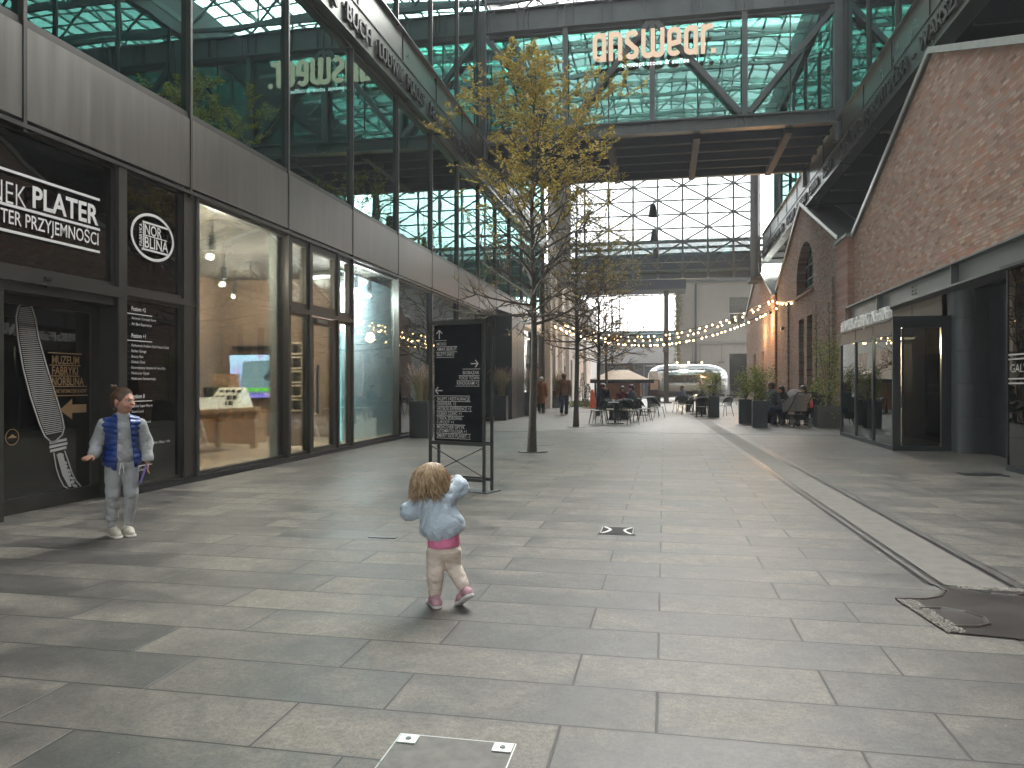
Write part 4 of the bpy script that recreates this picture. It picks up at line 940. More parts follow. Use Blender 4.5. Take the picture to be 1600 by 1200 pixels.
# ================================================================== signboard
sb = thing('direction_signboard', 'dark blue standing direction signboard with white arrows on crossed legs', 'signboard', (-2.56,9.45,0), R_(-26))
sb.rotation_euler = (0,0,R_(-20))
wS, y1_ = .415, .05
pn = MB().box(-wS+.05,wS-.05,-.03,.02,.62,2.10).build('panel', M['navy'], sb, local=True)
fm = MB()
for s in (-1, 1):
    for yy in (-.05, .13): fm.box(s*wS-.016,s*wS+.016,yy-.014,yy+.014,.0,2.16)
fm.box(-wS+.016,wS-.016,-.064,-.036,2.115,2.16).box(-wS+.016,wS-.016,-.064,-.036,.575,.62).box(-wS+.016,wS-.016,-.064,-.036,.13,.17)
fm.box(-wS+.016,wS-.016,.116,.144,2.115,2.16).box(-wS+.016,wS-.016,.116,.144,.575,.62).box(-wS+.016,wS-.016,.116,.144,.13,.17)
for s in (-1, 1): fm.box(s*wS-.012,s*wS+.012,-.036,.116,2.12,2.15).box(s*wS-.012,s*wS+.012,-.036,.116,.585,.61)
fm.build('frame', M['steel'], sb, local=True)
MB().box(-wS-.05,wS+.08,-.12,.22,.0,.014).build('base_plate', M['steel_mid'], sb, local=True)
cr = MB(); cr.bar((-wS,-.05,.56),(wS,-.05,.19),.010).bar((wS,-.05,.56),(-wS,-.05,.19),.010); cr.build('cross_brace', M['black'], sb, local=True)
tm = MB(); U1, V1 = (1,0,0), (0,0,1); yt = -.032
def tx(s, x_, z_, wd, al='l'): put_text(tm, s, (x_, yt, z_), U1, V1, .043, wd, align=al, bold=.002)
def ln_(x0, x1, z_): tm.box(x0,x1,yt-.001,yt+.002,z_,z_+.006)
def arrow(cx, cz, ang):
    c, s = math.cos(ang), math.sin(ang)
    def r(a, b): return (cx+a*c-b*s, yt, cz+a*s+b*c)
    for a, b in (((-.055,0),(.05,0)), ((.012,.045),(.055,0)), ((.012,-.045),(.055,0))): tm.bar(r(*a), r(*b), .013, .002, up=(0,1,0))
arrow(-.285,1.985,math.pi/2); arrow(.26,1.605,0); arrow(-.29,1.265,math.pi)
z0_ = 1.90
ln_(-.36,-.17,z0_+.005)
for s, wd, lw in (('MOXO',.15,.33),('AMAR BEIRUT',.315,.33),('BILETY-INFO',.275,.285)):
    z0_ -= .068; tx(s,-.325,z0_+.012,wd); ln_(-.335,-.335+lw,z0_-.008)
z0_ = 1.525; ln_(.08,.345,z0_+.01)
for s, wd, lw in (('BIOBAZAR',.245,.31),('FOOD TOWN',.30,.34),('KINOGRAM +2',.335,.355)):
    z0_ -= .066; tx(s,.33,z0_+.014,wd,'r'); ln_(.33-lw,.335,z0_-.006)
z0_ = 1.195; ln_(-.36,.19,z0_)
for s, wd, lw, two in (('SKLEPY I RESTAURACJE',.51,.53,0),('ANSWEAR. +2',.30,.55,0),('ARTBOX EXPERIENCE +2',.53,.55,0),('DĘBSKI CLINIC +1',.38,.43,0),('STREFA ZDROWIA',.39,.0,0),('I URODY +1',.26,.45,1),('MEDICOVER OPTYK',.43,.0,0),('I STOMATOLOGIA +1',.46,.53,1),('SMART KIDS PLANET -1',.51,.53,0)):
    z0_ -= .050 if two else .062; tx(s,-.32,z0_+.008,wd)
    if lw: ln_(-.33,-.33+lw,z0_-.008)
tag(tm.build('lettering', M['white'], pn, local=True))
# ================================================================== shop interior
def lamp_point(name, loc, e, c, r=.08, parent=None):
    d_ = bpy.data.lights.new(name, 'POINT'); d_.energy = e; d_.color = c; d_.shadow_soft_size = r; o = bpy.data.objects.new(name, d_); col.objects.link(o); o.location = loc
    if parent: o.parent = parent; o.location = Vector(loc)-world_loc(parent)
    return o
def spot(loc, label, e=60, c=(1,.88,.74)):
    t = thing('ceiling_spotlight', label, 'spotlight', loc, group='black ceiling spotlights in the shop')
    MB().lathe([(.045,-.26),(.05,-.26),(.05,-.02),(0,-.02)], n=12).tube([(0,0,-.02),(0,0,.24)], .01, 5).build('housing', M['black'], t, local=True)
    MB().lathe([(0,-.25),(.045,-.25)], n=12).build('lens', M['lamp_white'], t, local=True)
    lamp_point('spot_light', (loc[0],loc[1],loc[2]-.36), e, c, .06, t)
for i, (x_, y_, l) in enumerate(((-7.15,10.35,'black ceiling spotlight nearest the shop window corner'), (-7.2,11.3,'second black ceiling spotlight along the big shop window'), (-8.7,12.2,'black ceiling spotlight over the wooden display table'), (-8.9,14.4,'black ceiling spotlight over the far end of the wooden table'), (-10.0,16.6,'black ceiling spotlight before the wall screen'), (-7.4,14.0,'black ceiling spotlight just inside the shop door'))):
    spot((x_,y_,3.78), l, 55)
for i, (y_, l) in enumerate(((15.5,'first of three spotlights washing the pale blue wall'),(16.3,'middle of three spotlights washing the pale blue wall'),(17.1,'last of three spotlights washing the pale blue wall'))):
    spot((-6.8,y_,3.78), l, 120, (.88,.95,1))
tb = thing('display_table', 'long oak display table inside the big shop window', 'table', (-8.7,12.4,.02))
MB().box(-9.2,-8.2,10.2,14.65,.80,.88).box(-9.15,-8.25,10.25,14.6,.70,.80).build('tabletop', M['wood'], tb, bevel=.005)
for a in (-9.12,-8.32):
    for b in (10.3,14.52): MB().box(a-.05+.02,a+.07,b-.06,b+.06,.02,.70).build('leg', M['wood'], tb)
t = thing('counter', 'wooden cabinet block behind the display table', 'cabinet', (-9.6,16,.02)); MB().box(-10.2,-9.0,15.6,16.3,.02,.72).build('cabinet_body', M['wood'], t, bevel=.005)
MB().box(-10.22,-8.98,15.58,16.32,.72,.76).build('top', M['wood'], t)
t = thing('wall_screen', 'large lit wall screen showing a grey laptop above a green banner', 'screen', (-10,17.95,1))
MB().box(-10.95,-9.15,17.92,18.0,.98,2.12).build('frame', M['black'], t)
def scr():
    N = NT('screen_picture'); g = N.geo(); x, y, z = N.xyz(g)
    c = N.mix(N.ramp(N.math('SUBTRACT', z, 1.0), [(.0,(0,0,0)),(1,(1,1,1))]), (.20,.14,.62), (.50,.72,.95))
    n_ = N.noise(g, 3.5, 2); c = N.mix(N.ramp(n_, [(.55,(0,0,0)),(.6,(1,1,1))]), c, (.55,.42,.72))
    e = N.n('ShaderNodeEmission'); N.L(c, e.inputs[0]); e.inputs[1].default_value = 1.0; N.L(e.outputs[0], N.out.inputs[0]); return N.m
MB().box(-10.92,-9.18,17.915,17.92,1.01,2.09).build('display', scr(), t)
MB().poly([[(-10.62,1.13),(-9.2,1.13),(-9.2,1.98),(-10.50,1.92),(-10.56,1.86)]], (0,17.91,0), (1,0,0), (0,0,1), (0,.003,0)).build('laptop_picture', emit('laptop_grey', (.24,.36,.40), .7), t)
m = MB().poly([arc(-9.86,1.52,.085,.095,0,360,16)], (0,17.905,0), (1,0,0), (0,0,1), (0,.003,0)).poly([arc(-9.83,1.655,.02,.045,0,360,10)], (0,17.905,0), (1,0,0), (0,0,1), (0,.003,0)); m.build('fruit_emblem', emit('emblem_grey', (.10,.15,.17), .3), t)
MB().box(-10.62,-9.2,17.90,17.905,1.17,1.25).build('banner', emit('banner_green', (.25,.95,.10), .7), t)
tm = MB(); put_text(tm, 'NAJNOWSZY SPRZĘT W DOBREJ CENIE', (-10.55,17.895,1.185), (1,0,0), (0,0,1), .04, 1.2, bold=.01); put_text(tm, 'SPRAWDŹ W SALONIE', (-10.3,17.895,1.09), (1,0,0), (0,0,1), .045, .9, bold=.01); tm.build('caption', M['black'], t)
tag(MB().box(-10.85,-9.6,17.9,18.0,2.24,2.32).build('sound_bar', M['black']), 'long black bar on the wall above the lit screen', 'sound bar')
t = thing('watch_display', 'white tilted display of small boxed gadgets on the oak table', 'display', (-8.75,14.2,.88)); m = MB()
MB().add([(-9.0,13.9,.88),(-8.3,13.9,.88),(-8.3,14.5,.88),(-9.0,14.5,.88),(-8.95,14.3,1.28),(-8.45,14.3,1.28),(-8.45,14.5,1.28),(-8.95,14.5,1.28)], [(0,1,5,4),(1,2,6,5),(2,3,7,6),(3,0,4,7),(4,5,6,7)]).build('stand', simple('cream_plastic', (.75,.70,.60), .5), t)
for i in range(4):
    for j in range(3): z_ = .93+j*.11; m.box(-8.88+i*.13,-8.80+i*.13,13.88+j*.16,13.91+j*.16,z_,z_+.08)
m.build('boxes', M['black'], t)
t = thing('picture_block', 'black block carrying a small picture display on the oak table', 'display', (-9.1,14.3,.88)); MB().box(-9.18,-8.98,14.1,14.5,.88,1.28).build('block', M['black'], t); MB().box(-9.18,-8.6,14.46,14.5,1.28,1.56).build('picture', simple('printed_picture', (.42,.26,.18), .5, 0, .5, 6), t)
t = thing('phone_row', 'row of small white gadget stands along the oak table', 'display', (-8.6,13.2,.88)); m = MB()
for i in range(5): yy = 12.6+i*.26; m.add([(-8.75,yy,.88),(-8.45,yy,.88),(-8.45,yy+.03,.88),(-8.75,yy+.03,.88),(-8.72,yy+.12,1.10),(-8.5,yy+.12,1.10),(-8.5,yy+.15,1.10),(-8.72,yy+.15,1.10)], [(0,1,5,4),(2,3,7,6),(4,5,6,7),(0,3,7,4),(1,2,6,5)])
m.build('stand', simple('white_plastic', (.8,.78,.74), .4), t)
MB().box(-8.85,-8.3,12.4,13.9,.88,.90).build('tray', simple('tray_white', (.7,.66,.58), .5), t)
# shelf tower of framed gadgets seen through the narrow pane
t = thing('shelf_tower', 'tower of five lit frames with watches behind the narrow pane by the door', 'shelf', (-7.25,14.25,0))
fr_ = MB(); wt = MB()
for i in range(5):
    z_ = .80+i*.285; fr_.poly([[(-.15,0),(.15,0),(.15,.25),(-.15,.25)],[(-.11,.03),(.11,.03),(.11,.22),(-.11,.22)]], (-7.25,14.3,z_), (1,0,0), (0,0,1), (0,.1,0)); wt.box(-7.31,-7.19,14.32,14.36,z_+.05,z_+.20)
fr_.build('frame', simple('lit_cream_frame', (.8,.7,.55), .5), t); wt.build('watch', M['black'], t); MB().box(-7.45,-7.05,14.42,14.46,.1,2.5).build('back_panel', M['warmwall'], t)
tag(MB().box(-6.95,-6.93,15.75,15.80,.15,2.55).box(-6.97,-6.93,15.55,15.82,.1,.15).build('digital_totem', emit('cyan_screen', (.16,.75,.80), .8)), 'thin tall cyan lit screen standing at the narrow pane beside the shop door', 'screen')
# stools, ceiling disc lights inside
for i, (x_, y_, l) in enumerate(((-9.9,14.9,'pale stool behind the oak table'),(-8.0,16.4,'pale stool near the wall screen'))):
    t = thing('stool', l, 'stool', (x_,y_,.02), group='pale shop stools'); MB().lathe([(0,.60),(.2,.60),(.2,.65),(0,.65)], n=16).build('seat', M['wood'], t, local=True)
    for q in range(4): a = q*math.pi/2+.6; MB().bar((.1*math.cos(a),.1*math.sin(a),.6),(.26*math.cos(a),.26*math.sin(a),0),.025).build('leg', M['white'], t, local=True)
# back bays: pendant lamps and clutter seen through the glass
lamp_w = emit('warm_diffuser', (1,.72,.42), 2)
for i, y_ in enumerate((20.5,23.2,26.5,33.5,37,39.5)):
    t = thing('shop_lamp', ['warm lamp just past the pale blue wall','warm lamp behind the signboard','warm lamp behind the plumed grass','first warm lamp past the black portal','second warm lamp past the black portal','last warm lamp before the pale building'][i], 'lamp', (-8.2,y_,3.0), group='warm lamps inside the far shops')
    MB().tube([(0,-.5,0),(0,.5,0)], .04, 8).build('tube', lamp_w, t, local=True); MB().tube([(0,0,.02),(0,0,1.0)], .01, 4).build('cord', M['black'], t, local=True); lamp_point('shop_glow', (-8.2,y_,2.8), 16, (1,.72,.45), .3, t)
for i, (y_, l) in enumerate(((20.3,'first wooden shelf unit in the far shops'),(24.8,'second wooden shelf unit in the far shops'),(34,'shelf unit past the black portal'),(38,'last shelf unit before the pale building'))):
    t = thing('shelf_unit', l, 'shelf', (-9.6,y_,0), group='wooden shelf units in the far shops'); m = MB()
    for z_ in (.1,.7,1.3,1.9,2.5): m.box(-.2,.2,-1,1,z_,z_+.04)
    m.box(-.2,.2,-1.04,-1,0,2.54).box(-.2,.2,1,1.04,0,2.54); m.build('carcass', M['wood'], t, local=True); m = MB(); rnd = random.Random(i)
    for z_ in (.14,.74,1.34,1.94):
        for q in range(9): a = -0.9+q*.2; m.box(-.1,.15,a,a+rnd.uniform(.08,.15),z_,z_+rnd.uniform(.15,.42))
    m.build('goods', simple('mixed_goods%d' % i, (.35,.22,.12), .6, 0, .9, 5), t, local=True)
# gilded bust upstairs
t = thing('gilded_bust', 'golden bust of a head in the first-floor window', 'bust', (-7.15,21.6,6.75))
MB().lathe([(0,0),(.22,0),(.20,.18),(.09,.26),(.085,.36),(.0,.36)], (-7.15,21.6,6.72), 18).build('shoulders', simple('gold_leaf', (.75,.50,.10), .3, 1), t, smooth='all')
m = MB().ball((-7.15,21.58,7.26), (.135,.165,.20), 18, 12).ball((-7.15,21.42,7.24), (.03,.05,.05), 8, 6).ball((-7.15,21.46,7.14), (.06,.05,.05), 8, 6).ball((-7.15,21.64,7.34), (.15,.17,.15), 14, 8); m.build('head', simple('gold_leaf_head', (.85,.58,.12), .28, 1), t, smooth='all')
lamp_point('bust_fill', (-6.75,21.1,7.6), 220, (1,.85,.5), .1, t)  # fill lamp added so the bust shows through the dark glass
MB().box(-7.4,-6.9,21.35,21.85,4.86,6.72).build('plinth', M['black'], t)
# golden emblem behind the entrance door glass
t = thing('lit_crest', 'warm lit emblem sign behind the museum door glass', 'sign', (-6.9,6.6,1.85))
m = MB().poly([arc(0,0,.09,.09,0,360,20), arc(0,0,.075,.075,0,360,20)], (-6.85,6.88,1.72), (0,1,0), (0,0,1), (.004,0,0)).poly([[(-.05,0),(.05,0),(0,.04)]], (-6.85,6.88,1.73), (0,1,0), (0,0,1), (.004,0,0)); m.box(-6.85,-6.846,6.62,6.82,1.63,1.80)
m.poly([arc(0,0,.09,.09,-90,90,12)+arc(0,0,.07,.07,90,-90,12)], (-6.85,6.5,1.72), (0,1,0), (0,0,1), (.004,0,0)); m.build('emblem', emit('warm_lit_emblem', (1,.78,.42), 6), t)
# ================================================================== vestibule
vb = thing('glass_vestibule', 'glazed entrance vestibule with white 3D letters on its roof under the steel lintel', 'vestibule', (5.1,19,0))
x0, x1, y0, y1, h_ = 4.55, 5.60, 16.8, 21.5, 2.70
m = MB()
for y_ in (y0,18.35,19.93,y1): m.box(x0,x0+.08,y_-.04+(.04 if y_ == y0 else 0),y_+.04,.0,h_-.0)
m.box(x0,x0+.07,y0+.04,y1-.04,0,.09).box(x0,x0+.07,y0+.08,y1-.04,h_-.34,h_-.28).box(x0+.08,x1,y1-.08,y1,0,.08).box(x1-.08,x1,y1-.08,y1,0.08,h_)
m.build('frame', M['anthracite'], vb)
MB().box(x0+.01,x0+.06,y0+.04,y1-.04,h_-.28,h_-.04).build('header', M['corten'], vb)
MB().box(x0-.02,x1,y0+.03,y1+.02,h_-.04,h_).build('roof', M['anthracite'], vb)
for a, b in ((y0,18.35),(18.35,19.93),(19.93,y1)): MB().box(x0+.03,x0+.04,a+.04,b-.04,.09,h_-.34).build('pane', M['g_clear'], vb)
d_ = MB().box(x0-.01,x0+.14,y0-.07,y0,0,h_+.02).box(x0+.14,x1+.02,y0-.07,y0,h_-.22,h_+.02).box(x1-.16,x1+.02,y0-.07,y0,0,h_-.22).box(x0+.14,x1-.16,y0-.07,y0,0,.10)
d_ = d_.box(x0+.16,x0+.20,y0-.05,y0-.02,.1,h_-.24).build('door', M['anthracite'], vb); MB().box(x0+.18,x1-.18,y0-.04,y0-.03,.10,h_-.22).build('pane', M['g_dark'], d_)
tm = MB(); put_text(tm, '#UWIElKoFaBRyKi  NorbliNa', (x0+.02,y1-.1,h_+.01), (0,-1,0), (0,0,1), .27, 4.4, bold=.015, ext=.10)
tm.build('lettering', simple('white_letter_blocks', (.82,.82,.80), .5), vb)
lamp_point('vestibule_light', (5.0,18.2,2.2), 45, (1,.8,.5), .1, vb); MB().box(4.9,5.2,17.6,17.8,2.3,2.34).build('ceiling_light', M['lamp_white'], vb)
MB().box(5.3,5.56,19.0,21.3,.02,2.3).build('birch_reflection', simple('birch_reflection_white', (.72,.70,.68), .7, 0, .25, 9), vb)  # pale block standing in for birch reflected in the panes
# firewood stack inside the door
t = thing('firewood_rack', 'rack of split firewood seen through the vestibule door', 'firewood', (4.95,17.2,0)); rnd = random.Random(4)
for i in range(14):
    z_ = .95+(i//4)*.1; xx = 4.72+(i%4)*.12; MB().poly([[(-.05,-.03),(.05,-.04),(.01,.05)]], (xx,17.05+rnd.uniform(-.04,.04),z_), (1,0,rnd.uniform(-.3,.3)), (0,0,1), (0,.4,0)).build('log', simple('split_log', (.50,.33,.19), .7, 0, .2, 10) if i == 0 else bpy.data.materials['split_log'], t)
MB().box(4.66,5.2,17.0,17.5,.86,.90).box(4.66,4.69,17.0,17.5,.0,.86).box(5.17,5.2,17.0,17.5,0,.86).build('stand', M['black'], t)
# glass screen with the GALWAN lettering
gs = thing('glass_screen', 'tall smoked glass wind screen printed GALWAN standing before the dark shopfront', 'screen', (5.27,12.4,0))
MB().box(5.24,5.30,11.0,13.28,0,.09).box(5.25,5.29,13.25,13.28,.09,3.13).box(5.16,5.40,11.0,13.30,3.13,3.18).build('frame', M['anthracite'], gs)
MB().box(5.265,5.275,11.0,13.25,.09,3.13).build('pane', M['g_dark'], gs)
tm = MB(); put_text(tm, 'GALWANIZERNIA', (5.255,13.15,1.53), (0,-1,0), (0,0,1), .13, 1.9, bold=.0)
for z_ in (1.72,1.79,1.42,1.35): tm.box(5.255,5.258,11.0,13.22,z_,z_+.022)
tm.build('lettering', simple('pale_print', (.5,.5,.48), .6), gs)
# ================================================================== terrace furniture
M['greenmetal'] = simple('dark_green_metal', (.016,.034,.027), .4, .3)
M['darkmetal'] = simple('charcoal_metal', (.02,.021,.022), .45, .4)
M['cream_cush'] = simple('cream_cushion', (.62,.58,.50), .9)
def make_chair(name, label, mt, group):
    t = thing(name, label, 'chair', (0,0,0), group=group)
    MB().box(-.22,.22,-.21,.21,.435,.455).build('seat', mt, t, local=True, bevel=.008)
    m = MB()
    for i in range(9): a = -1.0+i*.25; xx = .235*math.sin(a)/math.sin(1); yy = .235-.10*(1-math.cos(a))*1.6; m.bar((xx,yy-.02,.46),(xx*1.06,yy+.04,.76),.016)
    P = [(.25*math.sin(-1.35+.3*i)/math.sin(1.35), .27-.16*(1-math.cos(-1.35+.3*i))*1.3, .80-.12*(abs(-1.35+.3*i)/1.35)**3) for i in range(10)]
    m.tube(P, .012, 6)
    for i in range(3): m.tube([(p[0]*.97, p[1]-.025-.02*i, .72-.09*i) for p in P[1:-1]], .006, 4)
    m.add([(p[0]*.98, p[1]-.012-.05*j, p[2]-.10*j) for j in (0,1,2) for p in P], [(j*10+i, j*10+i+1, (j+1)*10+i+1, (j+1)*10+i) for j in (0,1) for i in range(9)])
    m.build('backrest', mt, t, local=True)
    for a in (-1, 1):
        for b in (-1, 1): MB().tube([(a*.19,b*.17,.44),(a*.245,b*.25,0)], [.012,.010], 6).build('leg', mt, t, local=True)
    return t
def make_table(label, mt, group, w_=.72, d_=.72):
    t = thing('cafe_table', label, 'table', (0,0,0), group=group)
    MB().box(-w_/2,w_/2,-d_/2,d_/2,.715,.74).build('tabletop', mt, t, local=True, bevel=.006)
    MB().box(-.035,.035,-.035,.035,.03,.715).build('pedestal', mt, t, local=True); MB().box(-.28,.28,-.03,.03,.0,.03).box(-.03,.03,-.28,.28,0,.032).build('foot', mt, t, local=True); return t
GC, GT = 'dark green terrace chairs', 'dark terrace tables'
c0 = make_chair('terrace_chair', 'x', M['greenmetal'], GC); t0 = make_table('x', M['darkmetal'], GT)
C_, T0 = tree_of(c0), tree_of(t0); used = {}
def place(tr, key, x_, y_, rz, label, cushion=False, group=None):
    o = tr[0] if not used.get(key) else copy_tree(tr); used[key] = 1
    o.location = (x_, y_, 0); o.rotation_euler = (0,0,R_(rz)); o['label'] = label
    if group: o['group'] = group
    if cushion: MB().box(-.2,.2,-.19,.19,.456,.495).build('cushion', M['cream_cush'], o, local=True, bevel=.015)
    return o
place(T0,'t',-1.62,26.1,5,'nearest dark table in the middle of the passage')
place(T0,'t',-1.75,29.4,0,'dark table of the man in the navy jacket')
place(T0,'t',-1.0,33.5,3,'dark table behind the dark-coated guests')
place(T0,'t',-.75,37.5,0,'far dark table beside the menu box')
tl = [(-2.15,25.9,250,'green chair at the near table, on the tree side',0),(-1.15,25.75,130,'green chair at the near table, turned away from the tree',1),(-1.9,26.75,10,'green chair tucked behind the near table',1),(-1.3,26.8,-10,'green chair behind the near table next to the empty gap',1),(-2.25,26.6,290,'green chair pulled back behind the near table by the tree',0),
 (-2.35,29.3,-90,'green chair under the man in the navy jacket',0),(-1.2,29.5,90,'green chair under the dark-coated guest',0),(-.7,28.6,100,'green chair with an empty seat beside the dark-coated guest',0),(-.9,27.8,80,'green chair alone in the middle of the terrace row',0),
 (-1.6,30.6,0,'green chair under the woman facing the camera',0),(-.45,33.2,90,'green chair at the third table, outer side',0),(-1.5,33.8,-90,'green chair at the third table, tree side',0),(-.3,31.0,120,'green chair loosely set before the third table',0),(-.15,36.6,90,'green chair at the farthest left table by the menu box',0),(-1.3,37.6,-90,'green chair at the farthest left table, tree side',0)]
for x_, y_, rz, l, cu in tl: place(C_,'c',x_,y_,rz,l,cu)
GC2 = 'dark chairs of the terrace by the gables'
ch2 = make_chair('slatted_chair', 'x', M['darkmetal'], GC2); C2 = tree_of(ch2)
tr2 = [(1.5,31.4,180,'dark chair nearest the strip, its back to the camera'),(1.0,34.6,-90,'dark chair beside the second terrace table'),(2.0,35.0,90,'dark chair between the bush planters'),(.9,38.5,-90,'dark chair under the woman by the silver trailer'),(1.9,38.9,90,'dark chair at the farthest terrace table'),(.7,36.4,200,'empty dark chair before the farthest terrace table'),
 (3.35,26.5,-90,'dark chair under the nearer man in a puffer coat'),(3.3,27.5,-80,'dark chair under the second man in a puffer coat'),(4.55,27.3,90,'dark chair under the smiling woman with long hair'),(4.1,28.4,10,'dark chair under the dark-haired guest leaning forward'),(2.5,33.2,-60,'empty dark chair behind the bush planter')]
for x_, y_, rz, l in tr2: place(C2,'d',x_,y_,rz,l,group=GC2)
place(T0,'t',1.5,32.2,0,'dark terrace table nearest the concrete strip'); place(T0,'t',1.4,34.8,0,'second terrace table past the strip'); place(T0,'t',1.4,38.6,0,'farthest terrace table before the silver trailer'); place(T0,'t',3.95,27.0,0,'terrace table of the family with the pram')
# pram
pr = thing('pram', 'grey pram with a rounded hood and black wheels beside the family table', 'pram', (4.05,25.5,0), R_(25))
pr.rotation_euler = (0,0,R_(20))
hd = MB(); n_ = 12
for i in range(n_+1):
    a = math.pi*.62*i/n_
    for j in range(9):
        b = -math.pi/2+math.pi*j/8; hd.v.append((.24*math.sin(b)*(1-.0*a), -.30*math.cos(a)*(.35+.65*math.cos(b)) , .78+.42*math.sin(a)*(.55+.45*math.cos(b))))
for i in range(n_):
    for j in range(8): hd.f.append((i*9+j, i*9+j+1, (i+1)*9+j+1, (i+1)*9+j))
grf = simple('taupe_fabric', (.20,.175,.155), .9, 0, .1, 10)
hd.build('hood', simple('light_taupe_fabric', (.34,.30,.28), .9, 0, .1, 10), pr, smooth='all', local=True)
MB().add([(-.23,-.32,.50),(.23,-.32,.50),(.23,.35,.45),(-.23,.35,.45),(-.25,-.36,1.02),(.25,-.36,1.02),(.25,.40,.72),(-.25,.40,.72)], [(0,3,2,1),(0,1,5,4),(1,2,6,5),(2,3,7,6),(3,0,4,7)]).build('seat', grf, pr, local=True, bevel=.02)
m = MB()
for s in (-1, 1): m.tube([(s*.27,-.62,1.08),(s*.27,-.30,.72),(s*.27,.30,.20)], .015, 6).tube([(s*.27,-.35,.24),(s*.27,.10,.50)], .015, 6)
m.tube([(-.27,-.62,1.08),(.27,-.62,1.08)], .018, 8); m.build('frame', M['black'], pr, local=True)
MB().box(-.22,.22,-.3,.22,.22,.40).build('basket', M['black'], pr, local=True, bevel=.02)
for s in (-1, 1):
    for yy, r in ((-.36,.15),(.34,.10)):
        w1 = MB(); w1.tube([(s*.30+.02*math.cos(a)*0, yy+r*math.cos(a), r+r*math.sin(a)) for a in [2*math.pi*k/18 for k in range(19)]], .022, 6, cap=False); w1 = w1.build('wheel', M['black'], pr, local=True)
        MB().lathe([(.0,-.01),(r*.55,-.01),(r*.55,.01),(0,.01)], n=12).build('rim', M['steel_mid'], w1, local=True).matrix_local = Matrix.Translation((s*.30,yy,r)) @ Matrix.Rotation(math.pi/2, 4, 'Y')
MB().lathe([(0,.0),(.045,0),(.045,.16),(.02,.2),(0,.2)], (.33,-.40,.62), 10).build('cup', simple('red_cup', (.5,.05,.05), .4), pr, local=True)
# pumpkin lantern
t = thing('pumpkin', 'round orange pumpkin on the ground behind the wide planter', 'pumpkin', (5.35,29.8,0)); m = MB()
for i in range(10): a = 2*math.pi*i/10; m.ball((5.35+.15*math.cos(a),29.8+.15*math.sin(a),.22), (.14,.14,.21), 10, 8)
m.build('shell', simple('orange_skin', (.75,.18,.04), .5), t, smooth='all'); MB().tube([(5.35,29.8,.4),(5.37,29.8,.5)], [.03,.02], 6).build('stalk', M['bark'], t)
# ================================================================== far things
t = thing('silver_trailer', 'rounded polished silver food trailer at the far end of the passage', 'trailer', (1.8,62.3,0)); B_ = MB(); nu, nv = 56, 20; a_, b_, cz = 3.12, 1.05, 1.72
def se(c, p): return math.copysign(abs(c)**p, c)
for i in range(nu+1):
    x_ = -a_+2*a_*i/nu; k_ = max(0.0, 1-abs(x_/a_)**4.0)**(1/2.4)
    for j in range(nv):
        an = 2*math.pi*j/nv; B_.v.append((1.8+x_, 62.3+b_*k_*se(math.cos(an),.6), cz+max(-1.22,1.22*(k_ if math.sin(an) > 0 else k_**.4)*se(math.sin(an),.7))))
for i in range(nu):
    for j in range(nv): j2 = (j+1)%nv; B_.f.append((i*nv+j, i*nv+j2, (i+1)*nv+j2, (i+1)*nv+j))
tb_ = B_.build('body', M['chrome'], t, smooth='all')
MB().box(-.35,3.7,61.12,61.22,2.66,2.72).build('awning_rail', M['black'], t)
MB().box(.3,2.7,61.20,61.27,1.45,2.05).build('serving_hatch', simple('warm_dark_hatch', (.03,.03,.03), .15, .6, .4, 4), t); MB().box(-.3,3.0,61.0,61.25,1.28,1.33).build('counter', M['chrome'], t)
MB().box(-1.15,-.55,61.30,61.38,.55,2.3).build('door', simple('brushed_aluminium', (.55,.56,.57), .25, 1), t)
for xx in (1.55, 2.4):
    w1 = MB().lathe([(.0,-.1),(.33,-.1),(.36,-.06),(.36,.06),(.33,.1),(0,.1)], n=24).build('wheel', M['black'], t, local=True); w1.matrix_local = Matrix.Translation((xx-1.8,61.35-62.3,.36)) @ Matrix.Rotation(math.pi/2, 4, 'X')
    MB().lathe([(0,.105),(.20,.105),(.2,.11),(0,.13)], n=16).build('rim', M['chrome'], w1, local=True)
MB().box(-1.0,4.6,61.4,63.2,.38,.60).box(4.8,5.6,62.2,62.4,.4,.5).build('chassis', M['black'], t)
lamp_point('trailer_glow', (1.5,60.6,2.9), 60, (1,.75,.45), .3, t)
for i, xx in enumerate((1.0,1.9,2.9)):
    q = thing('roof_bulb', ['first small lamp on the silver trailer roof','middle small lamp on the silver trailer roof','last small lamp on the silver trailer roof'][i], 'lamp', (xx,61.9,2.92), group='small lamps on the silver trailer roof'); MB().ball((0,0,.12), .07, 8, 6).build('bulb', M['bulb'], q, local=True); MB().tube([(0,0,0),(0,0,.08)], .02, 5).build('base', M['black'], q, local=True)
t = thing('steel_post', 'dark steel post standing before the silver trailer', 'post', (.15,55.1,0)); MB().box(-.02,.32,54.95,55.25,.06,7.9).build('shaft', M['steel'], t); MB().box(-.22,.52,54.75,55.45,0,.10).build('base', M['steel'], t)
MB().tube([(.15,55.1,4.1),(.15,55.1,3.6)], [.19,.26], 8).build('collar', M['steel'], t)
# menu box
t = thing('menu_box', 'dark box stand carrying a small framed menu before the silver trailer', 'stand', (-.5,46.5,0)); MB().box(-.95,-.20,46.1,46.7,0,.95).build('box', simple('rusty_dark_box', (.05,.04,.035), .6, .3, .3, 5), t)
f = MB().poly([[(-.33,.95),(.33,.95),(.33,1.6),(-.33,1.6)],[(-.27,1.0),(.27,1.0),(.27,1.55),(-.27,1.55)]], (-.6,46.3,0), (1,0,0), (0,0,1), (0,.04,0)).build('menu_frame', M['black'], t); MB().box(-.87,-.33,46.31,46.33,1.0,1.55).build('menu_sheet', simple('menu_sheet', (.5,.42,.36), .6, 0, .3, 20), f)
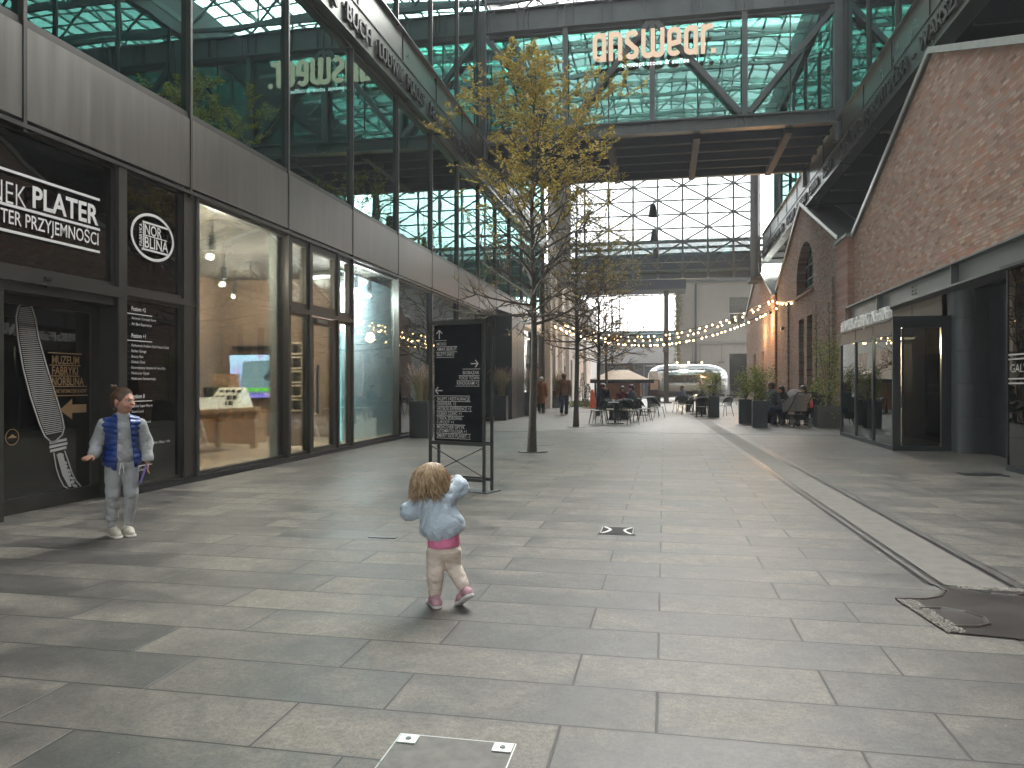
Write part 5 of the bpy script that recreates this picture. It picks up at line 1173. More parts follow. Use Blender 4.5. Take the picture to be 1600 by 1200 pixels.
# kiosk with pale pitched lid and crane hook above
t = thing('low_kiosk', 'low kiosk with a pale pitched top and orange brown sides beneath the hanging hook', 'kiosk', (-2.6,44.3,0))
MB().add([(-4.0,43,1.62),(-.6,43,1.50),(-.6,46,1.50),(-4.0,46,1.62),(-2.9,44,2.15),(-2.0,44,2.15),(-2.0,45,2.15),(-2.9,45,2.15)], [(0,3,2,1),(0,1,5,4),(1,2,6,5),(2,3,7,6),(3,0,4,7),(4,5,6,7)]).build('lid', simple('cream_canvas', (.60,.55,.48), .8, 0, .1, 3), t)
MB().box(-4.05,-.55,42.95,43.05,1.40,1.60).box(-4.05,-3.95,43,46,1.40,1.62).box(-.65,-.55,43,46,1.4,1.5).build('rim', M['black'], t)
MB().box(-3.2,-1.3,43.6,45.5,0,1.40).build('body', simple('orange_brown_panel', (.36,.15,.07), .6, 0, .35, 1.4), t)
for xx in (-3.8,-.8): MB().box(xx-.05,xx+.05,43.3,43.4,0,1.45).build('leg', M['black'], t)
t = thing('crane_hook', 'black crane hook on a chain above the low kiosk', 'hook', (-2.9,44,2.3)); hk = [(.02,2.62),(0,2.5)] + [(.13*math.sin(R_(a)), 2.36+.14*math.cos(R_(a))) for a in range(0,270,20)]
MB().tube([(-2.9+a,44,b) for a, b in hk], [.05]*(len(hk)-1)+[.02], 8).build('hook', M['black'], t, smooth='all'); MB().box(-2.98,-2.82,43.95,44.05,2.6,3.0).build('block', M['black'], t)
m = MB()
for s in (-.05,.05): m.tube([(-2.9+s,44,2.95),(-2.9+s,44,7.6)], .018, 5)
m.tube([(-2.9,44,2.2),(-3.8,43.2,1.65)], .012, 4).tube([(-2.9,44,2.2),(-1.0,43.3,1.55)], .012, 4); m.build('chain', M['black'], t)
t = thing('orange_barrier', 'orange plastic barrier wedge beside the man in the navy jacket', 'barrier', (-3.9,42.6,0)); MB().add([(-4.02,42.4,0),(-3.6,42.4,0),(-3.6,42.7,0),(-4.02,42.7,0),(-3.98,42.5,1.05),(-3.84,42.5,1.05),(-3.84,42.6,1.05),(-3.98,42.6,1.05)], [(0,3,2,1),(0,1,5,4),(1,2,6,5),(2,3,7,6),(3,0,4,7),(4,5,6,7)]).build('body', simple('orange_plastic', (.80,.14,.04), .5), t, bevel=.02)
MB().box(-4.4,-3.6,42.3,42.8,0,.04).build('foot', simple('yellow_foot', (.6,.42,.12), .6), t)
# strings of bulbs
GS = 'strings of warm bulbs hung across the passage'
def string(p, q, sag, n, label):
    p, q = Vector(p), Vector(q); pts = [p.lerp(q, i/40)-Vector((0,0,sag*4*(i/40)*(1-i/40))) for i in range(41)]
    t = thing('string_lights', label, 'string lights', p, group=GS); MB().tube(pts, .012, 4).build('cable', M['black'], t)
    me = None; rnd = random.Random(n+int(sag*50))
    for i in range(n):
        f = min(.995, max(.01, (i+.5+rnd.uniform(-.42,.42))/n)); k = f*40; a = pts[int(k)].lerp(pts[min(40,int(k)+1)], k-int(k))
        if me is None: b = MB().ball((0,0,0), (.038,.038,.045), 8, 6).build('bulb', M['bulb'], t, smooth='all', local=True); me = b.data
        else: b = bpy.data.objects.new('bulb', me); col.objects.link(b); b.parent = t
        b.location = a+Vector((0,0,-.09))-p
string((5.45,41.4,5.75), (-5.9,44.0,4.9), 1.25, 30, 'topmost string of warm bulbs, from the brick pillar to the pale building')
string((5.45,41.6,5.65), (-5.9,41.0,4.6), 1.35, 30, 'string of warm bulbs reaching the end of the glass front')
string((5.45,43.5,5.2), (-6.0,46.8,4.6), 1.2, 28, 'far string of warm bulbs from the farthest gable to the grey column')
string((5.45,39.0,5.15), (-5.9,40.0,4.55), 1.45, 30, 'lowest string of warm bulbs, from the middle gable over the tables')
string((5.43,34.6,4.92), (5.38,41.3,5.75), .12, 6, 'short string of bulbs running along the middle gable below the arched window')
for i, (y_, z_) in enumerate(((41.1,5.0),(37.0,3.9))):
    t = thing('wall_floodlight', ['small black floodlight on the brick pillar by the bulbs','small black floodlight on the middle gable'][i], 'lamp', (5.38,y_,z_), group='small wall floodlights'); MB().box(-.12,.0,-.1,.1,-.07,.07).build('housing', M['black'], t, local=True); MB().bar((0,0,0),(.12,0,.1),.03).build('bracket', M['black'], t, local=True)
lamp_point('bulb_glow_a', (4.9,41.2,4.6), 60, (1,.55,.25), .3, bpy.data.objects['wall_floodlight'])
lamp_point('bulb_glow_b', (4.8,44.5,4.2), 40, (1,.6,.3), .3, bpy.data.objects['wall_floodlight'])
# ================================================================== people: implicit surfaces meshed with surface nets
def surface_nets(F, org, h):
    nx, ny, nz = F.shape; S = F < 0
    P = np.zeros((nx-1, ny-1, nz-1, 3)); C = np.zeros((nx-1, ny-1, nz-1))
    idx = np.indices((nx-1, ny-1, nz-1)).astype(float)
    for ax in range(3):
        for b in (0,1):
            for c in (0,1):
                o = [0,0,0]; oth = [a for a in range(3) if a != ax]; o[oth[0]] = b; o[oth[1]] = c; e = list(o); e[ax] += 1
                sl = lambda q: tuple(slice(q[a], F.shape[a]-1+q[a]) for a in range(3))
                f0, f1 = F[sl(o)], F[sl(e)]; m = (f0 < 0) != (f1 < 0)
                t = np.where(m, f0/np.where(m, f0-f1, 1), 0)
                for a in range(3): P[..., a] += np.where(m, o[a] + (t if a == ax else 0), 0)
                C += m
    act = C > 0; ids = -np.ones(C.shape, int); ids[act] = np.arange(act.sum())
    pos = np.stack([(idx[a][act] + P[..., a][act]/C[act])*h + org[a] for a in range(3)], 1)
    faces = []
    for ax in range(3):
        u_, v_ = [(1,2),(2,0),(0,1)][ax]
        a = [slice(1, F.shape[q]-1) for q in range(3)]; a[ax] = slice(0, F.shape[ax]-1)
        b = list(a); b[ax] = slice(1, F.shape[ax]); s0, s1 = S[tuple(a)], S[tuple(b)]
        w = np.argwhere(s0 != s1)
        if not len(w): continue
        fl = s0[tuple(w.T)]; base = w + np.array([1 if q != ax else 0 for q in range(3)])
        def cid(du, dv):
            q = base.copy(); q[:, u_] += du; q[:, v_] += dv; return ids[tuple(q.T)]
        Q = np.stack([cid(-1,-1), cid(0,-1), cid(0,0), cid(-1,0)], 1); Q[~fl] = Q[~fl][:, ::-1]; faces.append(Q)
    return pos, np.concatenate(faces)
class Sdf:
    def __init__(s, lo, hi, h):
        s.lo = np.array(lo, float); s.h = h; n = [int(math.ceil((hi[a]-lo[a])/h))+1 for a in range(3)]; s.F = np.full(n, 1.0)
        s.ax = [s.lo[a]+h*np.arange(n[a]) for a in range(3)]
    def region(s, lo, hi):
        sl = []
        for a in range(3):
            i0 = max(0, int((lo[a]-s.lo[a])/s.h)-1); i1 = min(len(s.ax[a]), int((hi[a]-s.lo[a])/s.h)+3)
            if i1 <= i0: return None, None
            sl.append(slice(i0, i1))
        return tuple(sl), np.meshgrid(*[s.ax[a][sl[a]] for a in range(3)], indexing='ij')
    def _join(s, sl, d, k, cut):
        f = s.F[sl]
        if cut: s.F[sl] = np.maximum(f, -d); return s
        if k <= 0: s.F[sl] = np.minimum(f, d); return s
        hh = np.clip(.5+.5*(f-d)/k, 0, 1); s.F[sl] = f*(1-hh)+d*hh-k*hh*(1-hh); return s
    def cap(s, p, q, r1, r2=None, k=.02, cut=False, flat=None):
        r2 = r1 if r2 is None else r2; p, q = np.array(p, float), np.array(q, float); m = max(r1, r2)+k*2+s.h*2
        sl, G = s.region(np.minimum(p, q)-m, np.maximum(p, q)+m)
        if sl is None: return s
        ba = q-p; L = max(1e-9, (ba**2).sum()); w = [G[a]-p[a] for a in range(3)]
        t = np.clip(sum(w[a]*ba[a] for a in range(3))/L, 0, 1)
        sc2 = flat or (1,1,1)
        d = np.sqrt(sum(((w[a]-t*ba[a])/sc2[a])**2 for a in range(3)))-(r1+(r2-r1)*t)
        return s._join(sl, d, k, cut)
    def chain(s, P, R, k=.02):
        for i in range(len(P)-1): s.cap(P[i], P[i+1], R[i], R[i+1], k)
        return s
    def ell(s, c, r, k=.02, cut=False, rot=0, tilt=0):
        m = max(r)+k*2+s.h*2; c = np.array(c, float); sl, G = s.region(c-m, c+m)
        if sl is None: return s
        x, y, z = [G[a]-c[a] for a in range(3)]
        if rot: cr, sr = math.cos(rot), math.sin(rot); x, y = x*cr+y*sr, -x*sr+y*cr
        if tilt: cr, sr = math.cos(tilt), math.sin(tilt); y, z = y*cr+z*sr, -y*sr+z*cr
        k0 = np.sqrt((x/r[0])**2+(y/r[1])**2+(z/r[2])**2); k1 = np.sqrt((x/r[0]**2)**2+(y/r[1]**2)**2+(z/r[2]**2)**2)
        return s._join(sl, k0*(k0-1)/np.maximum(k1, 1e-6), k, cut)
    def box(s, lo, hi, cut=True, k=0):
        sl, G = s.region(np.array(lo)-.02, np.array(hi)+.02)
        if sl is None: return s
        d = np.maximum.reduce([np.maximum(lo[a]-G[a], G[a]-hi[a]) for a in range(3)]); return s._join(sl, d, k, cut)
    def keep_z(s, z0, z1, slope=0):
        Z = s.ax[2][None,None,:]-slope*s.ax[0][:,None,None]; s.F = np.maximum(s.F, np.maximum(z0-Z, Z-z1)); return s
    def disp(s, fn):
        G = np.meshgrid(*s.ax, indexing='ij'); m = np.abs(s.F) < .06; d = fn(G[0][m], G[1][m], G[2][m]); s.F[m] += d; return s
    def mesh(s, name, mat, parent, smooth_it=1):
        F = np.pad(s.F, 1, constant_values=1.0); pos, fc = surface_nets(F, s.lo-s.h, s.h)
        me = bpy.data.meshes.new(name); me.from_pydata(pos.tolist(), [], fc.tolist()); me.materials.append(mat)
        bm = bmesh.new(); bm.from_mesh(me)
        for _ in range(smooth_it): bmesh.ops.smooth_vert(bm, verts=bm.verts, factor=.5, use_axis_x=True, use_axis_y=True, use_axis_z=True)
        bm.to_mesh(me); bm.free(); me.polygons.foreach_set('use_smooth', [True]*len(me.polygons))
        o = bpy.data.objects.new(name, me); col.objects.link(o); o.parent = parent; return o
def cloth_mat(name, c, rough=.9, var=.10, weave=500, sheen=.2):
    N = NT(name); g = N.pos(); f = N.noise(g, 9, 4); c1 = N.mix(N.ramp(f, [(.3,(0,0,0)),(.7,(1,1,1))]), tuple(q*(1-var) for q in c), tuple(min(1,q*(1+var)) for q in c))
    h = N.math('ADD', N.math('MULTIPLY', N.noise(g, 17, 3, .5, 1.5), 1.0), N.math('MULTIPLY', N.noise(g, weave, 2), .10))
    return N.bsdf(c1, rough, 0, N.bump(h, .7, .02), .3)
skin = NT('skin'); _g = skin.pos(); _c = skin.mix(skin.noise(_g, 18, 3), (.50,.26,.18), (.62,.36,.26)); skin = skin.bsdf(_c, .5, 0, None, .4, **{'Subsurface Weight': .15, 'Subsurface Scale': .01})
def hand(S, w, d, up, L, palm_up=False, curl=.5, k=.006):
    """hand from wrist w along d; palm normal up; five fingers"""
    w, d, up = Vector(w), Vector(d).normalized(), Vector(up).normalized(); sd = d.cross(up).normalized(); up = sd.cross(d).normalized()
    pl = L*.5
    for t_ in (-1,-.35,.35,1): S.cap(w+sd*t_*L*.06, w+d*pl+sd*t_*L*.16, L*.075, L*.07, k*1.5)
    for i, (o, ln) in enumerate(((-.19,.38),(-.065,.46),(.06,.43),(.18,.33))):
        b = w+d*pl+sd*o*L; dv = d; r = L*.052
        for j, fr in enumerate((.45,.33,.22)):
            dv = (dv - up*curl*(.25+.25*j) + sd*o*.35*(1 if j == 0 else 0)).normalized(); e = b+dv*ln*L*fr*1.05; S.cap(b, e, r, r*.88, k*.4); b = e; r *= .88
    b = w+d*L*.16-sd*L*.17; dv = (d*.7-sd*.8-up*curl*.3).normalized(); e = b+dv*L*.24; S.cap(b, e, L*.075, L*.062, k); S.cap(e, e+(dv*.6+d*.7).normalized()*L*.2, L*.06, L*.048, k*.5)
def head(S, c, R, yaw, tilt=0, child=False, s=1.0):
    """head centred on c, facing the direction yaw (0 = -y, positive towards +x)"""
    f = Vector((math.sin(yaw), -math.cos(yaw), -tilt)).normalized(); sdv = Vector((math.cos(yaw), math.sin(yaw), 0)); u = Vector((0,0,1)); c = Vector(c)
    S.ell(c+u*R*.12-f*R*.08, (R*.80,R*.94,R*.90), .01, rot=yaw); S.ell(c-u*R*.38+f*R*.16, (R*.62,R*.66,R*.62), R*.25, rot=yaw)
    S.ell(c-u*R*.86+f*R*.42, (R*.30,R*.24,R*.20), R*.3, rot=yaw)
    S.cap(c-u*R*.02+f*R*.86, c-u*R*.30+f*R*1.03, R*.07, R*.13, R*.14); S.ell(c+u*R*.12+f*R*.78, (R*.5,R*.16,R*.12), R*.16, rot=yaw)
    for a in (-1,1):
        S.ell(c-u*R*.14+sdv*a*R*.82-f*R*.02, (R*.10,R*.20,R*.27), R*.06, rot=yaw); S.ell(c-u*R*.36+f*R*.62+sdv*a*R*.40, (R*.26,R*.2,R*.24), R*.2, rot=yaw)
        S.ell(c-u*R*.02+f*R*.86+sdv*a*R*.33, (R*.17,R*.11,R*.10), R*.04, cut=True, rot=yaw)
    S.cap(c-u*R*.58+f*R*.80-sdv*R*.20, c-u*R*.58+f*R*.80+sdv*R*.20, R*.075, R*.075, R*.08)
def face_bits(par, c, R, yaw, hairm):
    f = Vector((math.sin(yaw), -math.cos(yaw), 0)); sdv = Vector((math.cos(yaw), math.sin(yaw), 0)); u = Vector((0,0,1)); c = Vector(c)
    for a in (-1,1):
        p = c-u*R*.02+f*R*.77+sdv*a*R*.33; e = MB().ball(p, R*.105, 10, 8).build('eye', M['eye'], par, smooth='all', local=True); MB().ball(p+f*R*.055, R*.068, 8, 6).build('iris', M['black'], e, smooth='all', local=True)
        MB().tube([p+u*R*.22-sdv*R*.17+f*R*.09, p+u*R*.27+f*R*.13, p+u*R*.22+sdv*R*.17+f*R*.09], R*.030, 6).build('eyebrow', hairm, par, local=True)
    MB().tube([c-u*R*.57+f*R*.85-sdv*R*.2, c-u*R*.60+f*R*.895, c-u*R*.57+f*R*.85+sdv*R*.2], R*.035, 6).build('mouth', M['lip'], par, local=True)
M['eye'] = simple('eye_white', (.75,.74,.70), .3); M['lip'] = simple('lip', (.42,.14,.12), .5)
def hair_strands(name, c, R, yaw, length, mat, par, n=220, seed=1, wave=.012, spread=1.05, back_only=True, r0=.0065, front=.35, flip=0.0):
    """locks growing from a parting on the crown, falling over the skull"""
    rnd = random.Random(seed); c = Vector(c); f = Vector((math.sin(yaw), -math.cos(yaw), 0)); sd = Vector((math.cos(yaw), math.sin(yaw), 0)); m = MB()
    for i in range(n):
        a = rnd.uniform(-math.pi, math.pi)
        if back_only and abs(a) < front*math.pi: continue
        dirv = f*math.cos(a)+sd*math.sin(a); ph = rnd.uniform(0,6.28); ln = length*rnd.uniform(.75,1.08); P = []; st = rnd.uniform(.0,.25)
        for j in range(10):
            fa = min(1, abs(a)/(front*math.pi)); tm_ = (.95+.67*fa*fa) if not back_only else 1.62; t = j/9; th = min(st+t*2.1*(R*1.7/max(ln,R)+.35), tm_)
            if j == 0: arcl = 0
            rr = R*spread*(1+.03*math.sin(ph)); p = c+u3*(rr*math.cos(th))*.98+dirv*(rr*math.sin(th))
            over = max(0, (t*ln) - R*1.45) if (back_only or fa >= 1) else 0
            p -= u3*over; p += (dirv*math.sin(t*9+ph)+sd*math.cos(t*8+ph))*wave*t + dirv*flip*t*t
            P.append(tuple(p))
        m.tube(P, [r0*q for q in (.7,1.1,1.3,1.35,1.35,1.3,1.2,1.0,.75,.25)], 5, cap=False)
    return m.build(name, mat, par, smooth='all', local=True)
u3 = Vector((0,0,1))
def hair_mat(name, a, b):
    N = NT(name); ri = N.n('ShaderNodeNewGeometry').outputs['Random Per Island']; g = N.pos()
    c = N.mix(ri, a, b); c = N.mix(N.noise(g, 40, 3), c, tuple(q*.6 for q in a)); return N.bsdf(c, .42, 0, None, .5)
def wr(amp, fx, fz, s=0.0):
    def f(X, Y, Z):
        a = Z*fz*.5+X*fx*.5+1.8*np.sin(X*fx*.45+Z*fz*.13+s)+1.2*np.sin(Y*fx*.5-Z*fz*.2+s*3)+s
        b = Z*fz*.32-X*fx*.7+Y*fx*.6+1.5*np.sin(Z*fz*.25+s*2)
        return -amp*1.3+amp*1.5*((1-2*np.abs(np.sin(a))**.6)*.6+(1-2*np.abs(np.sin(b))**.7)*.4)
    return f
# ---------------------------------------------------------------- the boy
B = thing('person', 'boy in a grey tracksuit and quilted blue vest holding out one open hand', 'person', (-4.735,6.02,0), R_(38))
lo, hi, h = (-.36,-.34,-.005), (.34,.26,1.36), .006
S = Sdf(lo, hi, h); HC = (.018,-.005,1.205); yaw = R_(48)
head(S, HC, .100, yaw); S.cap((.012,.02,1.02), (.015,.0,1.14), .045, .040, .02)
S.cap((.01,.02,.70), (.01,.02,.96), .075, .08, .04); S.cap((-.12,.02,.98), (.13,.02,.98), .032, .032, .03); S.ell((.005,.02,.66), (.090,.065,.08), .03)
S.chain([(-.135,.02,.985), (-.185,.05,.815), (-.205,-.12,.745)], [.030,.027,.024]); S.chain([(.15,.02,.985), (.205,.04,.82), (.215,-.03,.655)], [.030,.027,.024])
hand(S, (-.212,-.14,.738), (-.55,-.62,-.22), (.15,-.35,.9), .125, curl=.12); hand(S, (.215,-.04,.65), (-.05,-.15,-1), (-1,.1,0), .115, curl=.8)
S.chain([(-.055,.02,.62), (-.064,-.012,.365), (-.068,.02,.10)], [.048,.036,.030]); S.chain([(.068,.02,.62), (.081,-.015,.365), (.062,.03,.10)], [.048,.036,.030])
for a, b in (((-.062,.03,.05),(-.035,-.09,.03)), ((.052,.04,.05),(.075,-.07,.03))): S.cap(a, b, .028, .020, .015)
body = S.mesh('body', skin, B); bh = hair_mat('boy_hair', (.09,.05,.028), (.24,.14,.07)); face_bits(B, HC, .100, yaw, bh)
tracks = cloth_mat('grey_marl', (.40,.42,.42), .95, .08)
S = Sdf(lo, hi, h)      # sweatshirt
S.cap((.01,.02,.72), (.01,.02,.95), .105, .100, .05); S.ell((.008,.015,.74), (.122,.092,.09), .04); S.cap((-.125,.02,.975), (.135,.02,.975), .052, .052, .04); S.cap((.012,.02,1.0), (.014,.015,1.055), .062, .056, .02)
S.chain([(-.135,.02,.985), (-.188,.055,.815), (-.205,-.10,.752)], [.050,.047,.040]); S.chain([(.15,.02,.985), (.205,.045,.82), (.214,-.02,.69)], [.050,.046,.040])
S.cap((-.205,-.10,.752), (-.209,-.125,.745), .036, .034, .006); S.cap((.216,-.02,.69), (.215,-.03,.665), .037, .035, .006)
S.disp(wr(.0045, 30, 52, 1.0)); 
S.F = np.maximum(S.F, .66-S.ax[2][None,None,:]); S.cap((.014,.01,1.06),(.016,.0,1.2), .047,.047, 0, cut=True)
S.mesh('sweatshirt', tracks, B)
S = Sdf(lo, hi, h)      # joggers
S.ell((.006,.02,.64), (.122,.095,.080), .03); S.chain([(-.057,.02,.60), (-.066,-.012,.37), (-.070,.02,.165)], [.070,.050,.043], .012); S.chain([(.069,.02,.60), (.082,-.015,.37), (.064,.03,.165)], [.070,.050,.043], .012)
S.disp(wr(.0036, 26, 50, .3)); S.cap((-.069,.02,.15),(-.069,.022,.100), .037,.035, .006); S.cap((.063,.03,.15),(.062,.032,.100), .037,.035, .006); S.F = np.maximum(S.F, S.ax[2][None,None,:]-.69)
S.mesh('joggers', tracks, B)
MB().tube([(.0,-.088,.66),(-.008,-.096,.60),(-.012,-.094,.555)], .004, 5).tube([(.012,-.088,.66),(.02,-.096,.61),(.022,-.094,.57)], .004, 5).build('drawstring', M['white'], B, local=True)
S = Sdf(lo, hi, h)      # quilted vest, open at the front
S.cap((.008,.025,.70), (.01,.025,.96), .138, .134, .05); S.ell((.008,.02,.68), (.156,.124,.11), .05); S.cap((-.115,.022,.985), (.126,.022,.985), .070, .070, .04); S.cap((.012,.03,1.0), (.013,.03,1.07), .072, .062, .02)
S.disp(lambda X, Y, Z: .0085-.012*np.abs(np.sin((Z+.02*np.sin(X*9))*math.pi/.050))**.6)
S.cap((.012,.01,1.02), (.013,.0,1.2), .058, .058, 0, cut=True)
G = np.meshgrid(*S.ax, indexing='ij'); open_ = np.maximum(np.abs(G[0]-.022-(.99-G[2])*.04)-(.050+(.99-G[2])*.055), G[1]-.02); S.F = np.maximum(S.F, -open_); S.F = np.maximum(S.F, .585-G[2])
for sx, yy in ((-1,.03),(1,.03)): S.cap((.01+sx*.165,yy,.99), (.01+sx*.24,yy+.02,.86), .066, .10, 0, cut=True)
S.mesh('quilted_vest', simple('blue_quilted_nylon', (.012,.045,.22), .38, 0, .1, 8), B)
sho = simple('beige_trainer', (.50,.46,.38), .7, 0, .25, 30); sole = simple('cream_sole', (.72,.70,.64), .6)
def shoe(par, heel, toe, z0, mat, w_=.042, hgt=.05, res=.0045, pitch=0.0, solem=None, lace=True):
    heel, toe = Vector(heel), Vector(toe); d = (toe-heel)
    L = d.length; S = Sdf((min(heel.x,toe.x)-.09,min(heel.y,toe.y)-.09,min(heel.z,toe.z)-.04), (max(heel.x,toe.x)+.09,max(heel.y,toe.y)+.09,max(heel.z,toe.z)+.14), res); up = d.cross(Vector((0,0,1))).cross(d).normalized(); b = w_*.9
    S.cap(heel+up*b, heel+d*.55+up*(b+.002), w_*.88, w_*.95, .02); S.cap(heel+d*.5+up*b, toe+up*b*.62, w_*.98, w_*.74, .02); S.cap(heel+up*b, heel+d*.12+up*(b+hgt*.55), w_*.85, w_*.82, .02)
    s_ = Sdf(tuple(S.lo), tuple(a[-1] for a in S.ax), res); s_.cap(heel+up*.012, toe+up*.012, w_*.98, w_*.92, .01); G = np.meshgrid(*s_.ax, indexing='ij')
    pl = sum((G[a]-heel[a])*up[a] for a in range(3)); s_.F = np.maximum(s_.F, np.maximum(-pl, pl-.022)); S.F = np.maximum(S.F, .012-pl)
    o = S.mesh('shoe', mat, par); s_.mesh('sole', solem or sole, o, 1)
    if lace:
        m = MB(); sd = d.cross(up).normalized()
        for q in range(4): p = heel+d*(.38+.11*q)+up*(b+w_*(.86-.05*q)); m.tube([p-sd*w_*.45-up*.008, p+up*.002, p+sd*w_*.45-up*.008], .003, 5)
        m.build('laces', M['white'], o, local=True)
    return o
shoe(B, (-.068,.045,.0), (-.020,-.115,.0), 0, sho); shoe(B, (.045,.05,.0), (.085,-.095,.0), 0, sho)
S = Sdf(lo, hi, .0045); fv = Vector((math.sin(yaw), -math.cos(yaw), 0)); c_ = Vector(HC)
S.ell(c_+u3*.018-fv*.012, (.086,.099,.088), .01, rot=yaw); S.ell(c_-fv*.045-u3*.03, (.070,.052,.060), .02, rot=yaw); S.ell(c_+fv*.078-u3*.030, (.076,.070,.088), 0, cut=True, rot=yaw)
S.disp(lambda X, Y, Z: .0022*np.sin(X*260+3*np.sin(Z*60))*np.sin(Y*210)); hm = S.mesh('hair', bh, B)
rnd = random.Random(12); m = MB(); sdv = Vector((math.cos(yaw), math.sin(yaw), 0))
for i in range(260):    # top hair combed back from the hairline to the little tail
    a = rnd.uniform(-1.0,1.0); P = []
    for q in range(7):
        th = -.95+q/6*1.35; rr = .097+rnd.uniform(0,.002); d_ = (fv*math.sin(-th)+u3*math.cos(th)); sw = a*(1-.55*q/6)
        P.append(tuple(c_+u3*.016-fv*.010+(d_*math.cos(sw)+sdv*math.sin(sw)*.92)*rr))
    m.tube(P, [.0012,.0028,.0032,.0032,.0030,.0026,.0010], 4, cap=False)
m.build('combed_hair', bh, hm, local=True)
m = MB(); rnd = random.Random(2); hcv = Vector(HC)
for i in range(26):   # little tuft tied at the back of the crown
    a = rnd.uniform(0,6.28); b = hcv+Vector((-.045,.02,.088)); e = b+Vector((-.035+.02*math.cos(a),.02*math.sin(a),.035+rnd.uniform(-.01,.02))); m.tube([b, b.lerp(e,.5)+Vector((0,0,.008)), e], [.005,.005,.001], 5)
m.build('tuft', bh, hm, local=True)
bk = tag(MB().add([(.0,0,0),(.012,0,0),(.012,.0,.17),(0,0,.17),(.0,.11,0),(.012,.11,0),(.012,.11,.17),(0,.11,.17)], [(0,1,2,3),(4,7,6,5),(0,4,5,1),(1,5,6,2),(2,6,7,3),(3,7,4,0)]).build('booklet', simple('violet_cover', (.22,.14,.50), .4, 0, .3, 9)), 'thin violet booklet hanging from the lowered hand of the boy', 'booklet')
bk.matrix_world = Matrix.Translation((-4.735,6.02,0)) @ Matrix.Rotation(R_(38), 4, 'Z') @ Matrix.Translation((.150,-.10,.475)) @ Matrix.Rotation(R_(18), 4, 'Y') @ Matrix.Rotation(R_(-8), 4, 'X')
# ---------------------------------------------------------------- the little girl
Gd = thing('person', 'little girl seen from behind in a pale blue puffy jacket and cream trousers', 'person', (-1.30,4.50,0), R_(16.2))
lo, hi, h = (-.34,-.22,-.03), (.26,.30,.92), .0055
S = Sdf(lo, hi, h); HC = (-.088,.03,.775); yaw = math.pi+R_(22)
head(S, HC, .088, yaw, child=True); S.cap((-.07,.03,.63), (-.085,.03,.70), .036, .034, .02)
S.cap((-.02,.02,.42), (-.06,.02,.60), .085, .08, .04); S.ell((-.012,.02,.36), (.07,.055,.06), .03)
S.chain([(-.13,.03,.62), (-.225,.06,.575), (-.17,.19,.60)], [.034,.030,.022]); S.chain([(.01,.03,.665), (.105,.08,.72), (.04,.20,.75)], [.034,.030,.022])
hand(S, (-.165,.195,.602), (.6,.6,.2), (0,0,1), .09, curl=.6); hand(S, (.035,.205,.752), (-.6,.5,.2), (0,0,1), .09, curl=.6)
S.chain([(-.052,.02,.34), (-.062,.0,.20), (-.066,.02,.06)], [.040,.030,.024]); S.chain([(.028,.02,.34), (.043,.05,.22), (.112,-.03,.115)], [.040,.030,.024])
S.cap((-.066,.02,.045),(-.08,.09,.03),.028,.022); S.cap((.12,-.04,.095),(.085,.03,.03),.026,.022)
S.mesh('body', skin, Gd)
jk = cloth_mat('pale_blue_nylon', (.56,.67,.76), .5, .05, 300)
S = Sdf(lo, hi, h)
S.cap((-.025,.02,.50), (-.062,.02,.61), .118, .095, .05); S.ell((-.026,.02,.485), (.132,.108,.085), .05, rot=0); S.cap((-.12,.03,.625), (.0,.03,.665), .058, .060, .05)
S.chain([(-.125,.03,.625), (-.222,.05,.572), (-.19,.14,.585)], [.050,.050,.040], .025); S.chain([(.0,.03,.665), (.088,.06,.712), (.07,.15,.735)], [.052,.048,.040], .025)
S.cap((-.075,.03,.66), (-.080,.03,.695), .060, .056, .02)
def jf(X, Y, Z):
    u_ = X*.9+Z*.42; v_ = Z*.9-X*.42
    a = v_*30+2.4*np.sin(u_*16+1)+1.3*np.sin(Y*30+u_*8); b = v_*19-u_*30+1.5*np.sin(v_*22)
    return .0062*((1-2*np.abs(np.sin(a))**.6)*.65+(1-2*np.abs(np.sin(b))**.7)*.45)+.003*np.sin(X*130+Z*70)*(Z < .47)
S.disp(jf); S.keep_z(.415, 2, .42); 
S.mesh('jacket', jk, Gd)
S = Sdf(lo, hi, h); S.ell((-.024,.02,.455), (.118,.094,.040), .02); S.keep_z(.418, .47, .42); S.disp(lambda X, Y, Z: .003*np.sin(X*190)); S.mesh('waistband', jk, Gd)
S = Sdf(lo, hi, h); S.cap((-.014,.02,.38), (-.02,.02,.45), .094, .090, .02); S.disp(wr(.002, 60, 40)); S.keep_z(.362, .5, .05); S.mesh('pink_top', cloth_mat('pink_jersey', (.90,.27,.46), .9, .05), Gd)
S = Sdf(lo, hi, h); S.ell((-.013,.018,.335), (.094,.080,.065), .02); S.chain([(-.058,.02,.32), (-.064,.0,.205), (-.066,.018,.088)], [.058,.047,.040], .02); S.chain([(.030,.02,.32), (.042,.05,.235), (.100,-.018,.135)], [.058,.046,.038], .02)
S.disp(wr(.0021, 50, 95, .7)); S.F = np.maximum(S.F, S.ax[2][None,None,:]-.375); S.mesh('trousers', cloth_mat('cream_jersey', (.80,.70,.60), .9, .06), Gd)
pk = simple('pink_grey_trainer', (.48,.28,.32), .6, 0, .5, 22); ws = simple('white_sole', (.75,.75,.74), .6)
shoe(Gd, (-.055,-.035,.0), (-.090,.085,.0), 0, pk, .033, .04, .004, solem=ws, lace=False); shoe(Gd, (.140,-.085,.070), (.080,.01,.0), 0, pk, .033, .04, .004, solem=ws, lace=False)
